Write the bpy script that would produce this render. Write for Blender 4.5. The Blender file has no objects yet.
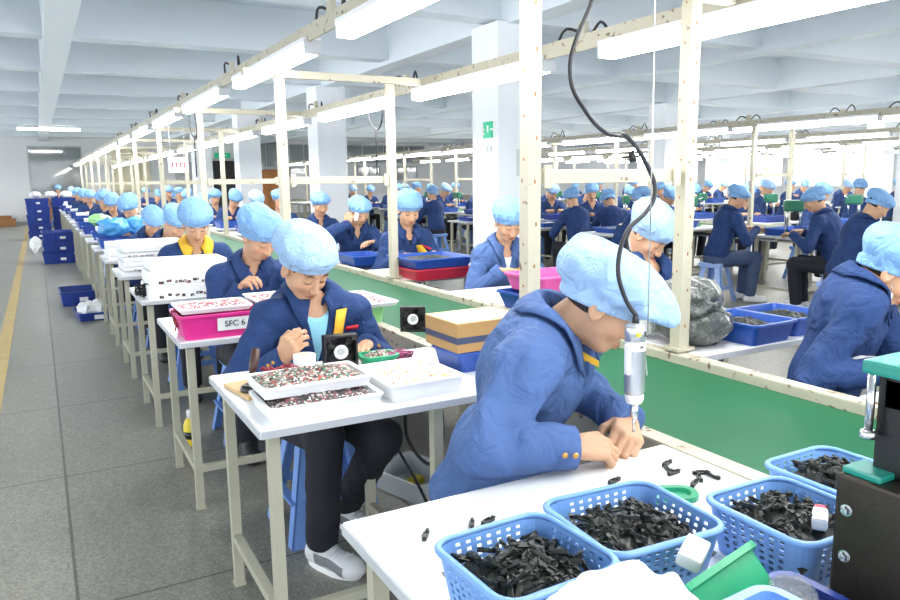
import bpy, bmesh, math, random
import numpy as np
from mathutils import Vector, Matrix, Euler
random.seed(7); RNG = np.random.default_rng(11)
scene = bpy.context.scene
COL = scene.collection
PI = math.pi

# ------------------------------------------------------------------ materials
def mat(name, col, rough=.5, metal=0.0, var=.08, vscale=9.0, bump=0.0, bscale=60.0, bdist=.01, bstretch=1.0, spec=.5,
        emit=None, estr=0.0, trans=0.0, attr=None, coat=0.0, alpha=1.0, sub=0.0):
    m = bpy.data.materials.new(name); m.use_nodes = True
    nt = m.node_tree; b = nt.nodes['Principled BSDF']
    b.inputs['Roughness'].default_value = rough; b.inputs['Metallic'].default_value = metal
    b.inputs['Specular IOR Level'].default_value = spec
    b.inputs['Coat Weight'].default_value = coat
    b.inputs['Transmission Weight'].default_value = trans
    b.inputs['Alpha'].default_value = alpha
    tc = nt.nodes.new('ShaderNodeTexCoord')
    n = nt.nodes.new('ShaderNodeTexNoise'); n.inputs['Scale'].default_value = vscale; n.inputs['Detail'].default_value = 4
    nt.links.new(tc.outputs['Object'], n.inputs['Vector'])
    mx = nt.nodes.new('ShaderNodeMix'); mx.data_type = 'RGBA'
    nt.links.new(n.outputs['Fac'], mx.inputs['Factor'])
    a = [max(0, c*(1-var)) for c in col]; c2 = [min(1, c*(1+var)) for c in col]
    mx.inputs['A'].default_value = (*a, 1); mx.inputs['B'].default_value = (*c2, 1)
    out = mx.outputs['Result']
    if attr:
        at = nt.nodes.new('ShaderNodeAttribute'); at.attribute_name = attr
        m2 = nt.nodes.new('ShaderNodeMix'); m2.data_type = 'RGBA'; m2.blend_type = 'MULTIPLY'
        m2.inputs['Factor'].default_value = 1
        nt.links.new(out, m2.inputs['A']); nt.links.new(at.outputs['Color'], m2.inputs['B']); out = m2.outputs['Result']
    nt.links.new(out, b.inputs['Base Color'])
    if bump:
        n2 = nt.nodes.new('ShaderNodeTexNoise'); n2.inputs['Scale'].default_value = bscale; n2.inputs['Detail'].default_value = 3
        nt.links.new(tc.outputs['Object'], n2.inputs['Vector'])
        bp = nt.nodes.new('ShaderNodeBump'); bp.inputs['Strength'].default_value = bump; bp.inputs['Distance'].default_value = bdist; n2.inputs['Distortion'].default_value = .8 if bdist > .015 else 0
        nt.links.new(n2.outputs['Fac'], bp.inputs['Height']); nt.links.new(bp.outputs['Normal'], b.inputs['Normal'])
    if emit:
        b.inputs['Emission Color'].default_value = (*emit, 1); b.inputs['Emission Strength'].default_value = estr
    return m

M = {}
M['jacket'] = mat('navy_work_cloth', (.019, .047, .150), .75, bump=.8, bscale=11, bdist=.035, var=.16, vscale=7, spec=.25)
M['jacket_man'] = mat('royal_blue_work_cloth', (.070, .130, .305), .75, bump=.8, bscale=11, bdist=.035, var=.12, vscale=7, spec=.25)
M['cap'] = mat('light_blue_cap_cloth', (.20, .385, .66), .7, bump=.9, bscale=24, bdist=.02, var=.1, vscale=14, spec=.3)
M['cap_pale'] = mat('pale_blue_cap_cloth', (.33, .50, .74), .7, bump=.9, bscale=24, bdist=.02, var=.1, vscale=14, spec=.3)
M['skin'] = mat('skin', (.56, .325, .20), .5, var=.06, vscale=30, attr='tint', spec=.35)
M['hair'] = mat('black_hair', (.012, .010, .010), .45, bump=.6, bscale=150, var=.3)
M['trousers'] = mat('dark_trousers', (.012, .014, .022), .85, bump=.3, bscale=40, var=.2)
M['jeans'] = mat('blue_jeans', (.05, .08, .16), .85, bump=.3, bscale=60, var=.25)
M['shoe_white'] = mat('white_trainer', (.72, .73, .75), .5, bump=.2, bscale=90, var=.1)
M['shoe_grey'] = mat('grey_mesh', (.22, .23, .25), .7, bump=.4, bscale=220, var=.2)
M['shoe_dark'] = mat('dark_shoe', (.03, .03, .035), .5)
M['yellow'] = mat('yellow_cloth', (.78, .46, .03), .7, bump=.15, bscale=90)
M['red'] = mat('red_badge', (.7, .03, .05), .4)
M['white_cloth'] = mat('white_shirt', (.78, .80, .84), .8, bump=.2, bscale=80)
M['cyan_cloth'] = mat('pale_cyan_shirt', (.30, .66, .85), .8, bump=.2, bscale=80)
M['brass'] = mat('brass', (.65, .36, .10), .3, 1.0)
M['cream'] = mat('cream_painted_steel', (.50, .465, .36), .45, var=.06, vscale=5, bump=.05, bscale=120)
M['leg'] = mat('greenish_cream_leg_paint', (.44, .43, .33), .5, var=.08, vscale=6)
M['laminate'] = mat('white_laminate', (.80, .81, .82), .35, var=.03, vscale=4)
M['edge'] = mat('grey_edge_band', (.50, .52, .55), .5)
M['belt'] = mat('green_belt', (.008, .105, .042), .5, spec=.25, var=.18, vscale=2.5, bump=.04, bscale=90)
M['rail'] = mat('cream_rail', (.50, .465, .36), .5, var=.14, vscale=12)
def chipped(m, scale=26, lo=.60, hi=.66):
    nt = m.node_tree; b = nt.nodes['Principled BSDF']; src = b.inputs['Base Color'].links[0].from_socket
    tc = nt.nodes.new('ShaderNodeTexCoord'); n = nt.nodes.new('ShaderNodeTexNoise'); n.inputs['Scale'].default_value = scale; n.inputs['Detail'].default_value = 5
    nt.links.new(tc.outputs['Object'], n.inputs['Vector']); r = nt.nodes.new('ShaderNodeMapRange')
    r.inputs['From Min'].default_value = lo; r.inputs['From Max'].default_value = hi; nt.links.new(n.outputs['Fac'], r.inputs['Value'])
    mx = nt.nodes.new('ShaderNodeMix'); mx.data_type = 'RGBA'; nt.links.new(r.outputs['Result'], mx.inputs['Factor'])
    nt.links.new(src, mx.inputs['A']); mx.inputs['B'].default_value = (.17, .10, .055, 1); nt.links.new(mx.outputs['Result'], b.inputs['Base Color'])
chipped(M['rail']); chipped(M['cream'], 18, .66, .70)
M['alu'] = mat('aluminium', (.55, .55, .53), .38, .8, var=.1)
M['steel'] = mat('bright_steel', (.66, .67, .68), .25, 1.0, var=.06)
M['housing'] = mat('white_housing', (.85, .86, .87), .4, var=.02)
M['tube'] = mat('lit_tube', (1, 1, 1), .4, emit=(1, .985, .96), estr=17.0, var=0)
M['black'] = mat('black_plastic', (.012, .012, .013), .32, var=.3, vscale=40)
M['clip'] = mat('black_green_plastic', (.020, .023, .019), .42, var=.5, vscale=60)
M['rubber'] = mat('black_cable_rubber', (.012, .013, .018), .45)
M['stool'] = mat('blue_plastic_stool', (.16, .31, .70), .4, var=.05)
M['stool_pale'] = mat('pale_blue_plastic_stool', (.30, .44, .78), .4, var=.05)
M['basket'] = mat('sky_blue_plastic', (.18, .37, .76), .33, var=.06, vscale=6)
M['bin'] = mat('deep_blue_plastic', (.014, .045, .28), .35, var=.12, vscale=8)
M['bin_mid'] = mat('mid_blue_plastic', (.018, .078, .37), .35, var=.1, vscale=8)
M['redbin'] = mat('red_plastic', (.55, .03, .06), .35)
M['pink'] = mat('pink_plastic', (.85, .13, .38), .35, var=.06)
M['magenta'] = mat('magenta_plastic', (.72, .03, .27), .35, var=.06)
M['green'] = mat('green_plastic', (.01, .30, .14), .32, var=.08)
M['lime'] = mat('pale_green_plastic', (.35, .72, .30), .4)
M['foam'] = mat('white_foam', (.86, .87, .88), .6, var=.03, vscale=20, bump=.08, bscale=200)
M['paper'] = mat('white_paper', (.84, .84, .83), .7, var=.02)
M['card'] = mat('brown_cardboard', (.42, .25, .10), .8, var=.1, vscale=6, bump=.05, bscale=120)
M['cardtop'] = mat('pale_cardboard', (.72, .52, .30), .8, var=.08, vscale=6)
M['tape'] = mat('dark_blue_tape', (.05, .065, .13), .35)
M['ink'] = mat('black_ink', (.01, .01, .012), .6)
M['redink'] = mat('red_ink', (.75, .05, .06), .6)
M['wood'] = mat('plywood', (.62, .42, .20), .6, var=.15, vscale=10)
M['brownwood'] = mat('brown_wood', (.34, .15, .05), .6, var=.2, vscale=6)
M['brownhandle'] = mat('dark_brown_handle', (.06, .025, .018), .4)
M['orange'] = mat('orange_board', (.55, .22, .07), .6)
M['wirered'] = mat('dark_red_wire', (.30, .02, .03), .4, var=.3, vscale=80)
M['wirepurple'] = mat('plum_wire', (.30, .05, .14), .4, var=.3, vscale=80)
M['wallwhite'] = mat('white_wall_paint', (.80, .82, .84), .8, var=.03, vscale=1.2, bump=.04, bscale=30)
M['ceilpaint'] = mat('ceiling_paint', (.68, .74, .79), .85, var=.04, vscale=.7, bump=.05, bscale=25)
M['column'] = mat('column_paint', (.82, .85, .88), .75, var=.03, vscale=1.5)
M['creamwall'] = mat('cream_panel', (.80, .74, .55), .7)
M['greypane'] = mat('grey_window_glass', (.22, .25, .26), .06, var=.05, spec=.9, coat=.6)
M['glowpane'] = mat('added_glow_pane', (.8, .84, .88), .1, emit=(.95, .98, 1), estr=1.6, var=0)  # self-lit pane for the added right-wall windows
M['frame'] = mat('grey_window_frame', (.50, .53, .55), .45)
M['doorblack'] = mat('black_doorway', (.015, .015, .017), .5)
M['exitgreen'] = mat('exit_green', (.0, .32, .16), .4, emit=(.0, .5, .25), estr=.25)
M['machine'] = mat('oily_brown_steel', (.045, .035, .026), .4, .55, var=.6, vscale=7, bump=.15, bscale=50)
M['machgreen'] = mat('green_enamel', (.015, .28, .22), .3, coat=.4, var=.2)
M['lineyellow'] = mat('worn_yellow_line', (.48, .36, .15), .6, var=.25, vscale=6)
M['skirting'] = mat('grey_skirting', (.42, .44, .46), .6)
M['teal'] = mat('teal_cloth', (.05, .42, .62), .7)
M['driver'] = mat('silver_tool_body', (.62, .63, .65), .28, .75, var=.05)
M['greybag'] = mat('dark_grey_film', (.085, .095, .09), .3, bump=1.0, bscale=38, bdist=.02, var=.7, vscale=10, coat=.5)
M['bluebag'] = mat('blue_film', (.08, .34, .70), .25, bump=.9, bscale=25, var=.25, vscale=9, coat=.4)
M['darkgreen'] = mat('dark_green_enamel', (.02, .16, .09), .4)
M['yellowbottle'] = mat('yellow_plastic', (.80, .62, .04), .4)
M['greyplastic'] = mat('clear_grey_plastic', (.50, .54, .56), .25)

def clear_film():
    m = bpy.data.materials.new('clear_film'); m.use_nodes = True; nt = m.node_tree
    b = nt.nodes['Principled BSDF']
    b.inputs['Base Color'].default_value = (.82, .87, .92, 1); b.inputs['Roughness'].default_value = .12
    b.inputs['Alpha'].default_value = .3; b.inputs['Coat Weight'].default_value = .5
    n = nt.nodes.new('ShaderNodeTexNoise'); n.inputs['Scale'].default_value = 26
    bp = nt.nodes.new('ShaderNodeBump'); bp.inputs['Strength'].default_value = .8; bp.inputs['Distance'].default_value = .02
    nt.links.new(n.outputs['Fac'], bp.inputs['Height']); nt.links.new(bp.outputs['Normal'], b.inputs['Normal'])
    return m
M['film'] = clear_film()

def speckle(name, base, cols, scale, rough=.5):
    """a surface of small mixed coloured bits (component fillings, terrazzo chips)"""
    m = bpy.data.materials.new(name); m.use_nodes = True; nt = m.node_tree; b = nt.nodes['Principled BSDF']
    tc = nt.nodes.new('ShaderNodeTexCoord'); v = nt.nodes.new('ShaderNodeTexVoronoi'); v.inputs['Scale'].default_value = scale
    nt.links.new(tc.outputs['Object'], v.inputs['Vector'])
    sp = nt.nodes.new('ShaderNodeSeparateColor'); nt.links.new(v.outputs['Color'], sp.inputs['Color'])
    r = nt.nodes.new('ShaderNodeValToRGB'); r.color_ramp.interpolation = 'CONSTANT'
    els = [base]+cols
    for i, c in enumerate(els):
        e = r.color_ramp.elements[0] if i == 0 else r.color_ramp.elements.new(i/len(els))
        e.position = i/len(els); e.color = (*c, 1)
    r.color_ramp.elements.remove(r.color_ramp.elements[-1]) if len(r.color_ramp.elements) > len(els) else None
    nt.links.new(sp.outputs['Red'], r.inputs['Fac']); nt.links.new(r.outputs['Color'], b.inputs['Base Color'])
    b.inputs['Roughness'].default_value = rough
    return m
M['bits'] = speckle('mixed_components', (.03, .03, .03), [(.4, .05, .04), (.55, .53, .48), (.03, .16, .08), (.30, .27, .22), (.06, .04, .03), (.45, .43, .4), (.20, .05, .04), (.02, .02, .02)], 150)
M['bitsdark'] = speckle('dark_components', (.02, .02, .02), [(.05, .05, .05), (.6, .58, .55), (.03, .03, .035), (.25, .05, .06), (.015, .015, .015)], 170)
M['bitspale'] = speckle('pale_components', (.8, .8, .8), [(.83, .82, .8), (.8, .55, .10), (.84, .84, .84), (.45, .15, .2), (.8, .79, .77)], 120)
M['bitsred'] = speckle('red_components', (.55, .02, .05), [(.75, .7, .7), (.12, .02, .03), (.45, .05, .08), (.8, .78, .78)], 110)

def floor_material():
    m = bpy.data.materials.new('terrazzo_floor'); m.use_nodes = True; nt = m.node_tree; b = nt.nodes['Principled BSDF']
    tc = nt.nodes.new('ShaderNodeTexCoord'); L = nt.links.new
    v = nt.nodes.new('ShaderNodeTexVoronoi'); v.inputs['Scale'].default_value = 120
    L(tc.outputs['Object'], v.inputs['Vector'])
    sp = nt.nodes.new('ShaderNodeSeparateColor'); L(v.outputs['Color'], sp.inputs['Color'])
    r = nt.nodes.new('ShaderNodeValToRGB')
    r.color_ramp.elements[0].color = (.205, .20, .172, 1); r.color_ramp.elements[1].color = (.345, .338, .298, 1)
    L(sp.outputs['Green'], r.inputs['Fac'])
    n = nt.nodes.new('ShaderNodeTexNoise'); n.inputs['Scale'].default_value = 1.3; n.inputs['Detail'].default_value = 6
    L(tc.outputs['Object'], n.inputs['Vector'])
    r2 = nt.nodes.new('ShaderNodeValToRGB'); r2.color_ramp.elements[0].position = .3; r2.color_ramp.elements[1].position = .75
    r2.color_ramp.elements[0].color = (.80, .80, .77, 1); r2.color_ramp.elements[1].color = (1.08, 1.08, 1.08, 1)
    L(n.outputs['Fac'], r2.inputs['Fac'])
    mx = nt.nodes.new('ShaderNodeMix'); mx.data_type = 'RGBA'; mx.blend_type = 'MULTIPLY'; mx.inputs['Factor'].default_value = 1
    L(r.outputs['Color'], mx.inputs['A']); L(r2.outputs['Color'], mx.inputs['B'])
    br = nt.nodes.new('ShaderNodeTexBrick'); br.offset = 0; br.inputs['Scale'].default_value = 1
    br.inputs['Brick Width'].default_value = 1.3; br.inputs['Row Height'].default_value = 1.3; br.inputs['Mortar Size'].default_value = .006
    br.inputs['Color1'].default_value = br.inputs['Color2'].default_value = (1, 1, 1, 1); br.inputs['Mortar'].default_value = (.42, .42, .40, 1)
    L(tc.outputs['Object'], br.inputs['Vector'])
    m3 = nt.nodes.new('ShaderNodeMix'); m3.data_type = 'RGBA'; m3.blend_type = 'MULTIPLY'; m3.inputs['Factor'].default_value = 1
    L(mx.outputs['Result'], m3.inputs['A']); L(br.outputs['Color'], m3.inputs['B']); L(m3.outputs['Result'], b.inputs['Base Color'])
    rr = nt.nodes.new('ShaderNodeMapRange'); rr.inputs['To Min'].default_value = .22; rr.inputs['To Max'].default_value = .5
    L(n.outputs['Fac'], rr.inputs['Value']); L(rr.outputs['Result'], b.inputs['Roughness'])
    return m
M['floor'] = floor_material()

# ------------------------------------------------------------------ object helpers
def tag(o, label=None, cat=None, group=None, kind=None):
    if label: o['label'] = label
    if cat: o['category'] = cat
    if group: o['group'] = group
    if kind: o['kind'] = kind
    return o
def thing(name, label, cat, loc=(0, 0, 0), rz=0.0, group=None):
    o = bpy.data.objects.new(name, None); o.empty_display_size = .05; COL.objects.link(o)
    o.location = loc; o.rotation_euler = (0, 0, rz)
    return tag(o, label, cat, group)
def children(o): return list(o.children)
def dup(root, loc, rz=None, label=None, group=None, cat=None):
    r = root.copy(); COL.objects.link(r); r.location = loc
    if rz is not None: r.rotation_euler = (0, 0, rz)
    if label: r['label'] = label
    if group: r['group'] = group
    elif 'group' in r.keys(): del r['group']
    def rec(s, d):
        for ch in children(s):
            c = ch.copy(); COL.objects.link(c); c.parent = d; rec(ch, c)
    rec(root, r)
    return r
def mesh_obj(name, V, F, m, parent=None, smooth=False, loc=None):
    me = bpy.data.meshes.new(name)
    if isinstance(V, np.ndarray) and isinstance(F, np.ndarray) and len(F):
        V = V.astype(np.float32); k = F.shape[1]
        me.vertices.add(len(V)); me.vertices.foreach_set('co', V.ravel())
        me.loops.add(F.size); me.loops.foreach_set('vertex_index', F.astype(np.int32).ravel())
        me.polygons.add(len(F)); me.polygons.foreach_set('loop_start', np.arange(0, F.size, k, dtype=np.int32))
        me.update(calc_edges=True); me.validate()
    else:
        me.from_pydata([tuple(v) for v in V], [], [tuple(f) for f in F]); me.update()
    for mm in (m if isinstance(m, (list, tuple)) else [m]): me.materials.append(mm)
    if smooth: me.polygons.foreach_set('use_smooth', np.ones(len(me.polygons), dtype=bool))
    o = bpy.data.objects.new(name, me); COL.objects.link(o)
    if parent: o.parent = parent
    if loc is not None: o.location = loc
    return o

class MB:
    """collects boxes, tubes and lathes into ONE mesh"""
    def __init__(s): s.bm = bmesh.new()
    def box(s, c, d, rz=0, rx=0, ry=0, bev=0.0, mi=0, taper=None):
        vs = bmesh.ops.create_cube(s.bm, size=1)['verts']
        if taper:
            for v in vs:
                if v.co.z < 0: v.co.x *= taper; v.co.y *= taper
        bmesh.ops.scale(s.bm, vec=d, verts=vs)
        fs = list({f for v in vs for f in v.link_faces})
        for f in fs: f.material_index = mi
        if bev:
            es = list({e for v in vs for e in v.link_edges})
            r = bmesh.ops.bevel(s.bm, geom=es, offset=min(bev, min(d)*.45), segments=2, affect='EDGES', profile=.6)
            vs = list({v for f in r['faces'] for v in f.verts} | {v for v in vs if v.is_valid})
            for f in r['faces']: f.material_index = mi
        mt = Matrix.Translation(c) @ Euler((rx, ry, rz)).to_matrix().to_4x4()
        bmesh.ops.transform(s.bm, matrix=mt, verts=vs)
        return s
    def bar(s, a, b, w, h=None, bev=0, mi=0):
        """rectangular bar from a to b"""
        a, b = Vector(a), Vector(b); d = b-a; L = d.length
        vs = bmesh.ops.create_cube(s.bm, size=1)['verts']
        bmesh.ops.scale(s.bm, vec=(w, h or w, L), verts=vs)
        for f in {f for v in vs for f in v.link_faces}: f.material_index = mi
        q = d.normalized()
        up = Vector((0, 1, 0)) if abs(q.y) < .9 else Vector((1, 0, 0))
        x = up.cross(q).normalized(); y = q.cross(x)
        R = Matrix((x, y, q)).transposed().to_4x4()
        bmesh.ops.transform(s.bm, matrix=Matrix.Translation((a+b)/2) @ R, verts=vs)
        return s
    def tube(s, pts, r, n=8, mi=0, cap=True):
        pts = [Vector(p) for p in pts]; rs = r if isinstance(r, (list, tuple)) else [r]*len(pts)
        rings = []; prev = None
        for i, p in enumerate(pts):
            d = (pts[min(i+1, len(pts)-1)]-pts[max(i-1, 0)]).normalized()
            if prev is None:
                u = d.orthogonal().normalized()
            else:
                u = (prev - d*prev.dot(d)).normalized()
            prev = u; w = d.cross(u)
            rings.append([s.bm.verts.new(p+(u*math.cos(2*PI*k/n)+w*math.sin(2*PI*k/n))*rs[i]) for k in range(n)])
        for A, B_ in zip(rings, rings[1:]):
            for k in range(n):
                f = s.bm.faces.new((A[k], A[(k+1) % n], B_[(k+1) % n], B_[k])); f.smooth = True; f.material_index = mi
        if cap:
            for R in (list(reversed(rings[0])), rings[-1]):
                f = s.bm.faces.new(R); f.material_index = mi
        return s
    def lathe(s, prof, c=(0, 0, 0), n=20, mi=0, smooth=True):
        rings = []
        for r, z in prof:
            rings.append([s.bm.verts.new((c[0]+r*math.cos(2*PI*k/n), c[1]+r*math.sin(2*PI*k/n), c[2]+z)) for k in range(n)])
        for A, B_ in zip(rings, rings[1:]):
            for k in range(n):
                f = s.bm.faces.new((A[k], A[(k+1) % n], B_[(k+1) % n], B_[k])); f.smooth = smooth; f.material_index = mi
        for R in (list(reversed(rings[0])), rings[-1]):
            if len(R) > 2: f = s.bm.faces.new(R); f.material_index = mi
        return s
    def poly(s, pts, mi=0):
        f = s.bm.faces.new([s.bm.verts.new(p) for p in pts]); f.material_index = mi; return s
    def make(s, name, m, parent=None, loc=None, rot=None):
        bmesh.ops.recalc_face_normals(s.bm, faces=s.bm.faces)
        me = bpy.data.meshes.new(name); s.bm.to_mesh(me); s.bm.free()
        for mm in (m if isinstance(m, (list, tuple)) else [m]): me.materials.append(mm)
        o = bpy.data.objects.new(name, me); COL.objects.link(o)
        if parent: o.parent = parent
        if loc is not None: o.location = loc
        if rot is not None: o.rotation_euler = rot
        return o
def spline(pts, n=8):
    P = [Vector(p) for p in pts]; out = []
    for i in range(len(P)-1):
        p0, p1, p2, p3 = P[max(i-1, 0)], P[i], P[i+1], P[min(i+2, len(P)-1)]
        for k in range(n):
            t = k/n
            out.append(.5*((2*p1)+(p2-p0)*t+(2*p0-5*p1+4*p2-p3)*t*t+(3*p1-p0-3*p2+p3)*t**3))
    return out+[P[-1]]
def solidify(o, t, off=-1):
    md = o.modifiers.new('thick', 'SOLIDIFY'); md.thickness = t; md.offset = off; return o
def text_part(name, s, size, m, parent, loc, rot, ext=.0008):
    cu = bpy.data.curves.new(name, 'FONT'); cu.body = s; cu.size = size; cu.extrude = ext
    cu.align_x = 'CENTER'; cu.align_y = 'CENTER'
    t = bpy.data.objects.new(name, cu); COL.objects.link(t)
    dg = bpy.context.evaluated_depsgraph_get()
    me = bpy.data.meshes.new_from_object(t.evaluated_get(dg)); bpy.data.objects.remove(t)
    me.materials.clear(); me.materials.append(m)
    o = bpy.data.objects.new(name, me); COL.objects.link(o); o.parent = parent; o.location = loc; o.rotation_euler = rot
    return o

# ------------------------------------------------------------------ signed-distance sculpting
_LAT = RNG.random((32, 32, 32)).astype(np.float32)
def vnoise(x, y, z):
    x, y, z = np.broadcast_arrays(x, y, z)
    xi, yi, zi = np.floor(x).astype(int), np.floor(y).astype(int), np.floor(z).astype(int)
    fx, fy, fz = x-xi, y-yi, z-zi
    fx, fy, fz = fx*fx*(3-2*fx), fy*fy*(3-2*fy), fz*fz*(3-2*fz)
    r = 0
    for a in (0, 1):
        for b in (0, 1):
            for c in (0, 1):
                w = (fx if a else 1-fx)*(fy if b else 1-fy)*(fz if c else 1-fz)
                r = r+w*_LAT[(xi+a) & 31, (yi+b) & 31, (zi+c) & 31]
    return r
V3 = lambda *a: np.array(a, float)
def unit(v): v = np.asarray(v, float); return v/np.linalg.norm(v)

class Field:
    def __init__(s, lo, hi, h):
        s.lo = np.asarray(lo, float); s.h = h
        s.n = np.ceil((np.asarray(hi, float)-s.lo)/h).astype(int)+1
        s.f = np.full(s.n, 1.0, np.float32)
        s.ax = [s.lo[i]+h*np.arange(s.n[i]) for i in range(3)]
    def region(s, lo, hi):
        a = np.clip(np.floor((np.asarray(lo)-s.lo)/s.h).astype(int), 0, s.n); b = np.clip(np.ceil((np.asarray(hi)-s.lo)/s.h).astype(int)+1, 0, s.n)
        if np.any(b-a <= 0): return None, None
        sl = tuple(slice(a[i], b[i]) for i in range(3))
        return sl, (s.ax[0][sl[0]][:, None, None], s.ax[1][sl[1]][None, :, None], s.ax[2][sl[2]][None, None, :])
    def _put(s, lo, hi, fn, k, op):
        m = max(k*1.5, s.h*3)
        sl, P = s.region(np.asarray(lo)-m, np.asarray(hi)+m)
        if sl is None: return
        d = fn(*P).astype(np.float32); f = s.f[sl]
        if op == 'sub': d = -d
        if op == 'add':
            if k > 0:
                t = np.clip(.5+.5*(f-d)/k, 0, 1); s.f[sl] = f+(d-f)*t-k*t*(1-t)
            else: s.f[sl] = np.minimum(f, d)
        else:
            if k > 0:
                t = np.clip(.5-.5*(f-d)/k, 0, 1); s.f[sl] = f+(d-f)*t+k*t*(1-t)
            else: s.f[sl] = np.maximum(f, d)
    def cap(s, a, b, ra, rb=None, k=.01, op='add'):
        a, b = np.asarray(a, float), np.asarray(b, float); rb = ra if rb is None else rb
        ab = b-a; L2 = max(ab@ab, 1e-9)
        def fn(x, y, z):
            t = np.clip(((x-a[0])*ab[0]+(y-a[1])*ab[1]+(z-a[2])*ab[2])/L2, 0, 1)
            return np.sqrt((x-a[0]-t*ab[0])**2+(y-a[1]-t*ab[1])**2+(z-a[2]-t*ab[2])**2)-(ra+(rb-ra)*t)
        r = max(ra, rb); s._put(np.minimum(a, b)-r, np.maximum(a, b)+r, fn, k, op); return s
    def ell(s, c, r, R=None, k=.01, op='add'):
        c, r = np.asarray(c, float), np.asarray(r, float); R = np.eye(3) if R is None else R
        def fn(x, y, z):
            q = [(R[0, i]*(x-c[0])+R[1, i]*(y-c[1])+R[2, i]*(z-c[2])) for i in range(3)]
            k0 = np.sqrt(sum((q[i]/r[i])**2 for i in range(3))); k1 = np.sqrt(sum((q[i]/r[i]**2)**2 for i in range(3)))
            return k0*(k0-1)/np.maximum(k1, 1e-6)
        e = np.sqrt(((R*r[None, :])**2).sum(1)); s._put(c-e, c+e, fn, k, op); return s
    def fun(s, lo, hi, fn, k=.0, op='add'): s._put(lo, hi, fn, k, op); return s
    def folds(s, amp, freq, where=None, seed=0.0, stretch=(1, 1, 1)):
        x, y, z = s.ax[0][:, None, None], s.ax[1][None, :, None], s.ax[2][None, None, :]
        band = np.abs(s.f) < max(.05, s.h*3)
        idx = np.nonzero(band)
        X, Y, Z = s.ax[0][idx[0]], s.ax[1][idx[1]], s.ax[2][idx[2]]
        n = vnoise(X*freq*stretch[0]+seed, Y*freq*stretch[1]+seed*1.7, Z*freq*stretch[2]-seed)
        n = .65*(1-2*np.abs(2*n-1))+.35*(2*vnoise(X*freq*2.1*stretch[0]+9+seed, Y*freq*2.1*stretch[1], Z*freq*2.1*stretch[2])-1)
        w = 1.0 if where is None else where(X, Y, Z)
        s.f[idx] += (-amp*n*w).astype(np.float32)
        return s
    def sample(s, P):
        P = np.atleast_2d(P); q = (P-s.lo)/s.h; i = np.clip(np.floor(q).astype(int), 0, s.n-2); t = np.clip(q-i, 0, 1); r = 0
        for a in (0, 1):
            for b in (0, 1):
                for c in (0, 1):
                    w = (t[:, 0] if a else 1-t[:, 0])*(t[:, 1] if b else 1-t[:, 1])*(t[:, 2] if c else 1-t[:, 2])
                    r = r+w*s.f[i[:, 0]+a, i[:, 1]+b, i[:, 2]+c]
        return r
    def hit(s, o, d, L=.6):
        """first surface point along a ray"""
        o, d = np.asarray(o, float), unit(d); ts = np.arange(0, L, s.h*.5)
        v = s.sample(o[None]+ts[:, None]*d[None]); j = np.nonzero(v < 0)[0]
        return o+d*ts[j[0]] if len(j) else None
    def mesh(s):
        f = s.f.copy(); f[0], f[-1], f[:, 0], f[:, -1], f[:, :, 0], f[:, :, -1] = 1, 1, 1, 1, 1, 1
        ins = f < 0
        n = np.array(f.shape)-1
        cnt = np.zeros(n, np.int8)
        O = [(a, b, c) for a in (0, 1) for b in (0, 1) for c in (0, 1)]
        for a, b, c in O: cnt += ins[a:a+n[0], b:b+n[1], c:c+n[2]]
        act = np.argwhere((cnt > 0) & (cnt < 8))
        if len(act) == 0: return np.zeros((0, 3)), np.zeros((0, 4), int)
        acc = np.zeros((len(act), 3)); num = np.zeros(len(act))
        g = lambda o: f[act[:, 0]+o[0], act[:, 1]+o[1], act[:, 2]+o[2]]
        for o in O:
            for ax in range(3):
                if o[ax] == 0:
                    p = list(o); p[ax] = 1; v0, v1 = g(o), g(p); cr = (v0 < 0) != (v1 < 0)
                    t = np.where(cr, v0/np.where(cr, v0-v1, 1), 0)
                    pt = np.array(o, float)[None]+t[:, None]*(np.array(p)-np.array(o))[None]
                    acc += np.where(cr[:, None], pt, 0); num += cr
        V = s.lo+s.h*(act+acc/num[:, None])
        ids = np.full(n, -1, np.int32); ids[act[:, 0], act[:, 1], act[:, 2]] = np.arange(len(act))
        Fs = []
        for ax in range(3):
            u, w = (ax+1) % 3, (ax+2) % 3
            A = [slice(None)]*3; B_ = [slice(None)]*3; A[ax] = slice(0, -1); B_[ax] = slice(1, None)
            i0, i1 = ins[tuple(A)], ins[tuple(B_)]
            e = np.argwhere(i0 != i1)
            e = e[(e[:, u] > 0) & (e[:, w] > 0) & (e[:, u] < n[u]) & (e[:, w] < n[w])]
            if not len(e): continue
            def q(du, dw):
                c = e.copy(); c[:, u] -= du; c[:, w] -= dw; return ids[c[:, 0], c[:, 1], c[:, 2]]
            Q = np.stack([q(1, 1), q(0, 1), q(0, 0), q(1, 0)], 1)
            flip = ~i0[e[:, 0], e[:, 1], e[:, 2]]
            Q[flip] = Q[flip][:, ::-1]
            Fs.append(Q)
        Fq = np.concatenate(Fs); Fq = Fq[(Fq >= 0).all(1)]
        return V, Fq
def smooth_mesh(V, F, it=1, lam=.5):
    for _ in range(it):
        S = np.zeros_like(V); C = np.zeros(len(V))
        for a, b in ((0, 1), (1, 2), (2, 3), (3, 0)):
            np.add.at(S, F[:, a], V[F[:, b]]); np.add.at(S, F[:, b], V[F[:, a]]); np.add.at(C, F[:, a], 1); np.add.at(C, F[:, b], 1)
        V = V+lam*(S/np.maximum(C, 1)[:, None]-V)
    return V
def rotx(a): c, s = math.cos(a), math.sin(a); return np.array([[1, 0, 0], [0, c, -s], [0, s, c]])
def roty(a): c, s = math.cos(a), math.sin(a); return np.array([[c, 0, s], [0, 1, 0], [-s, 0, c]])
def rotz(a): c, s = math.cos(a), math.sin(a); return np.array([[c, -s, 0], [s, c, 0], [0, 0, 1]])
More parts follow.
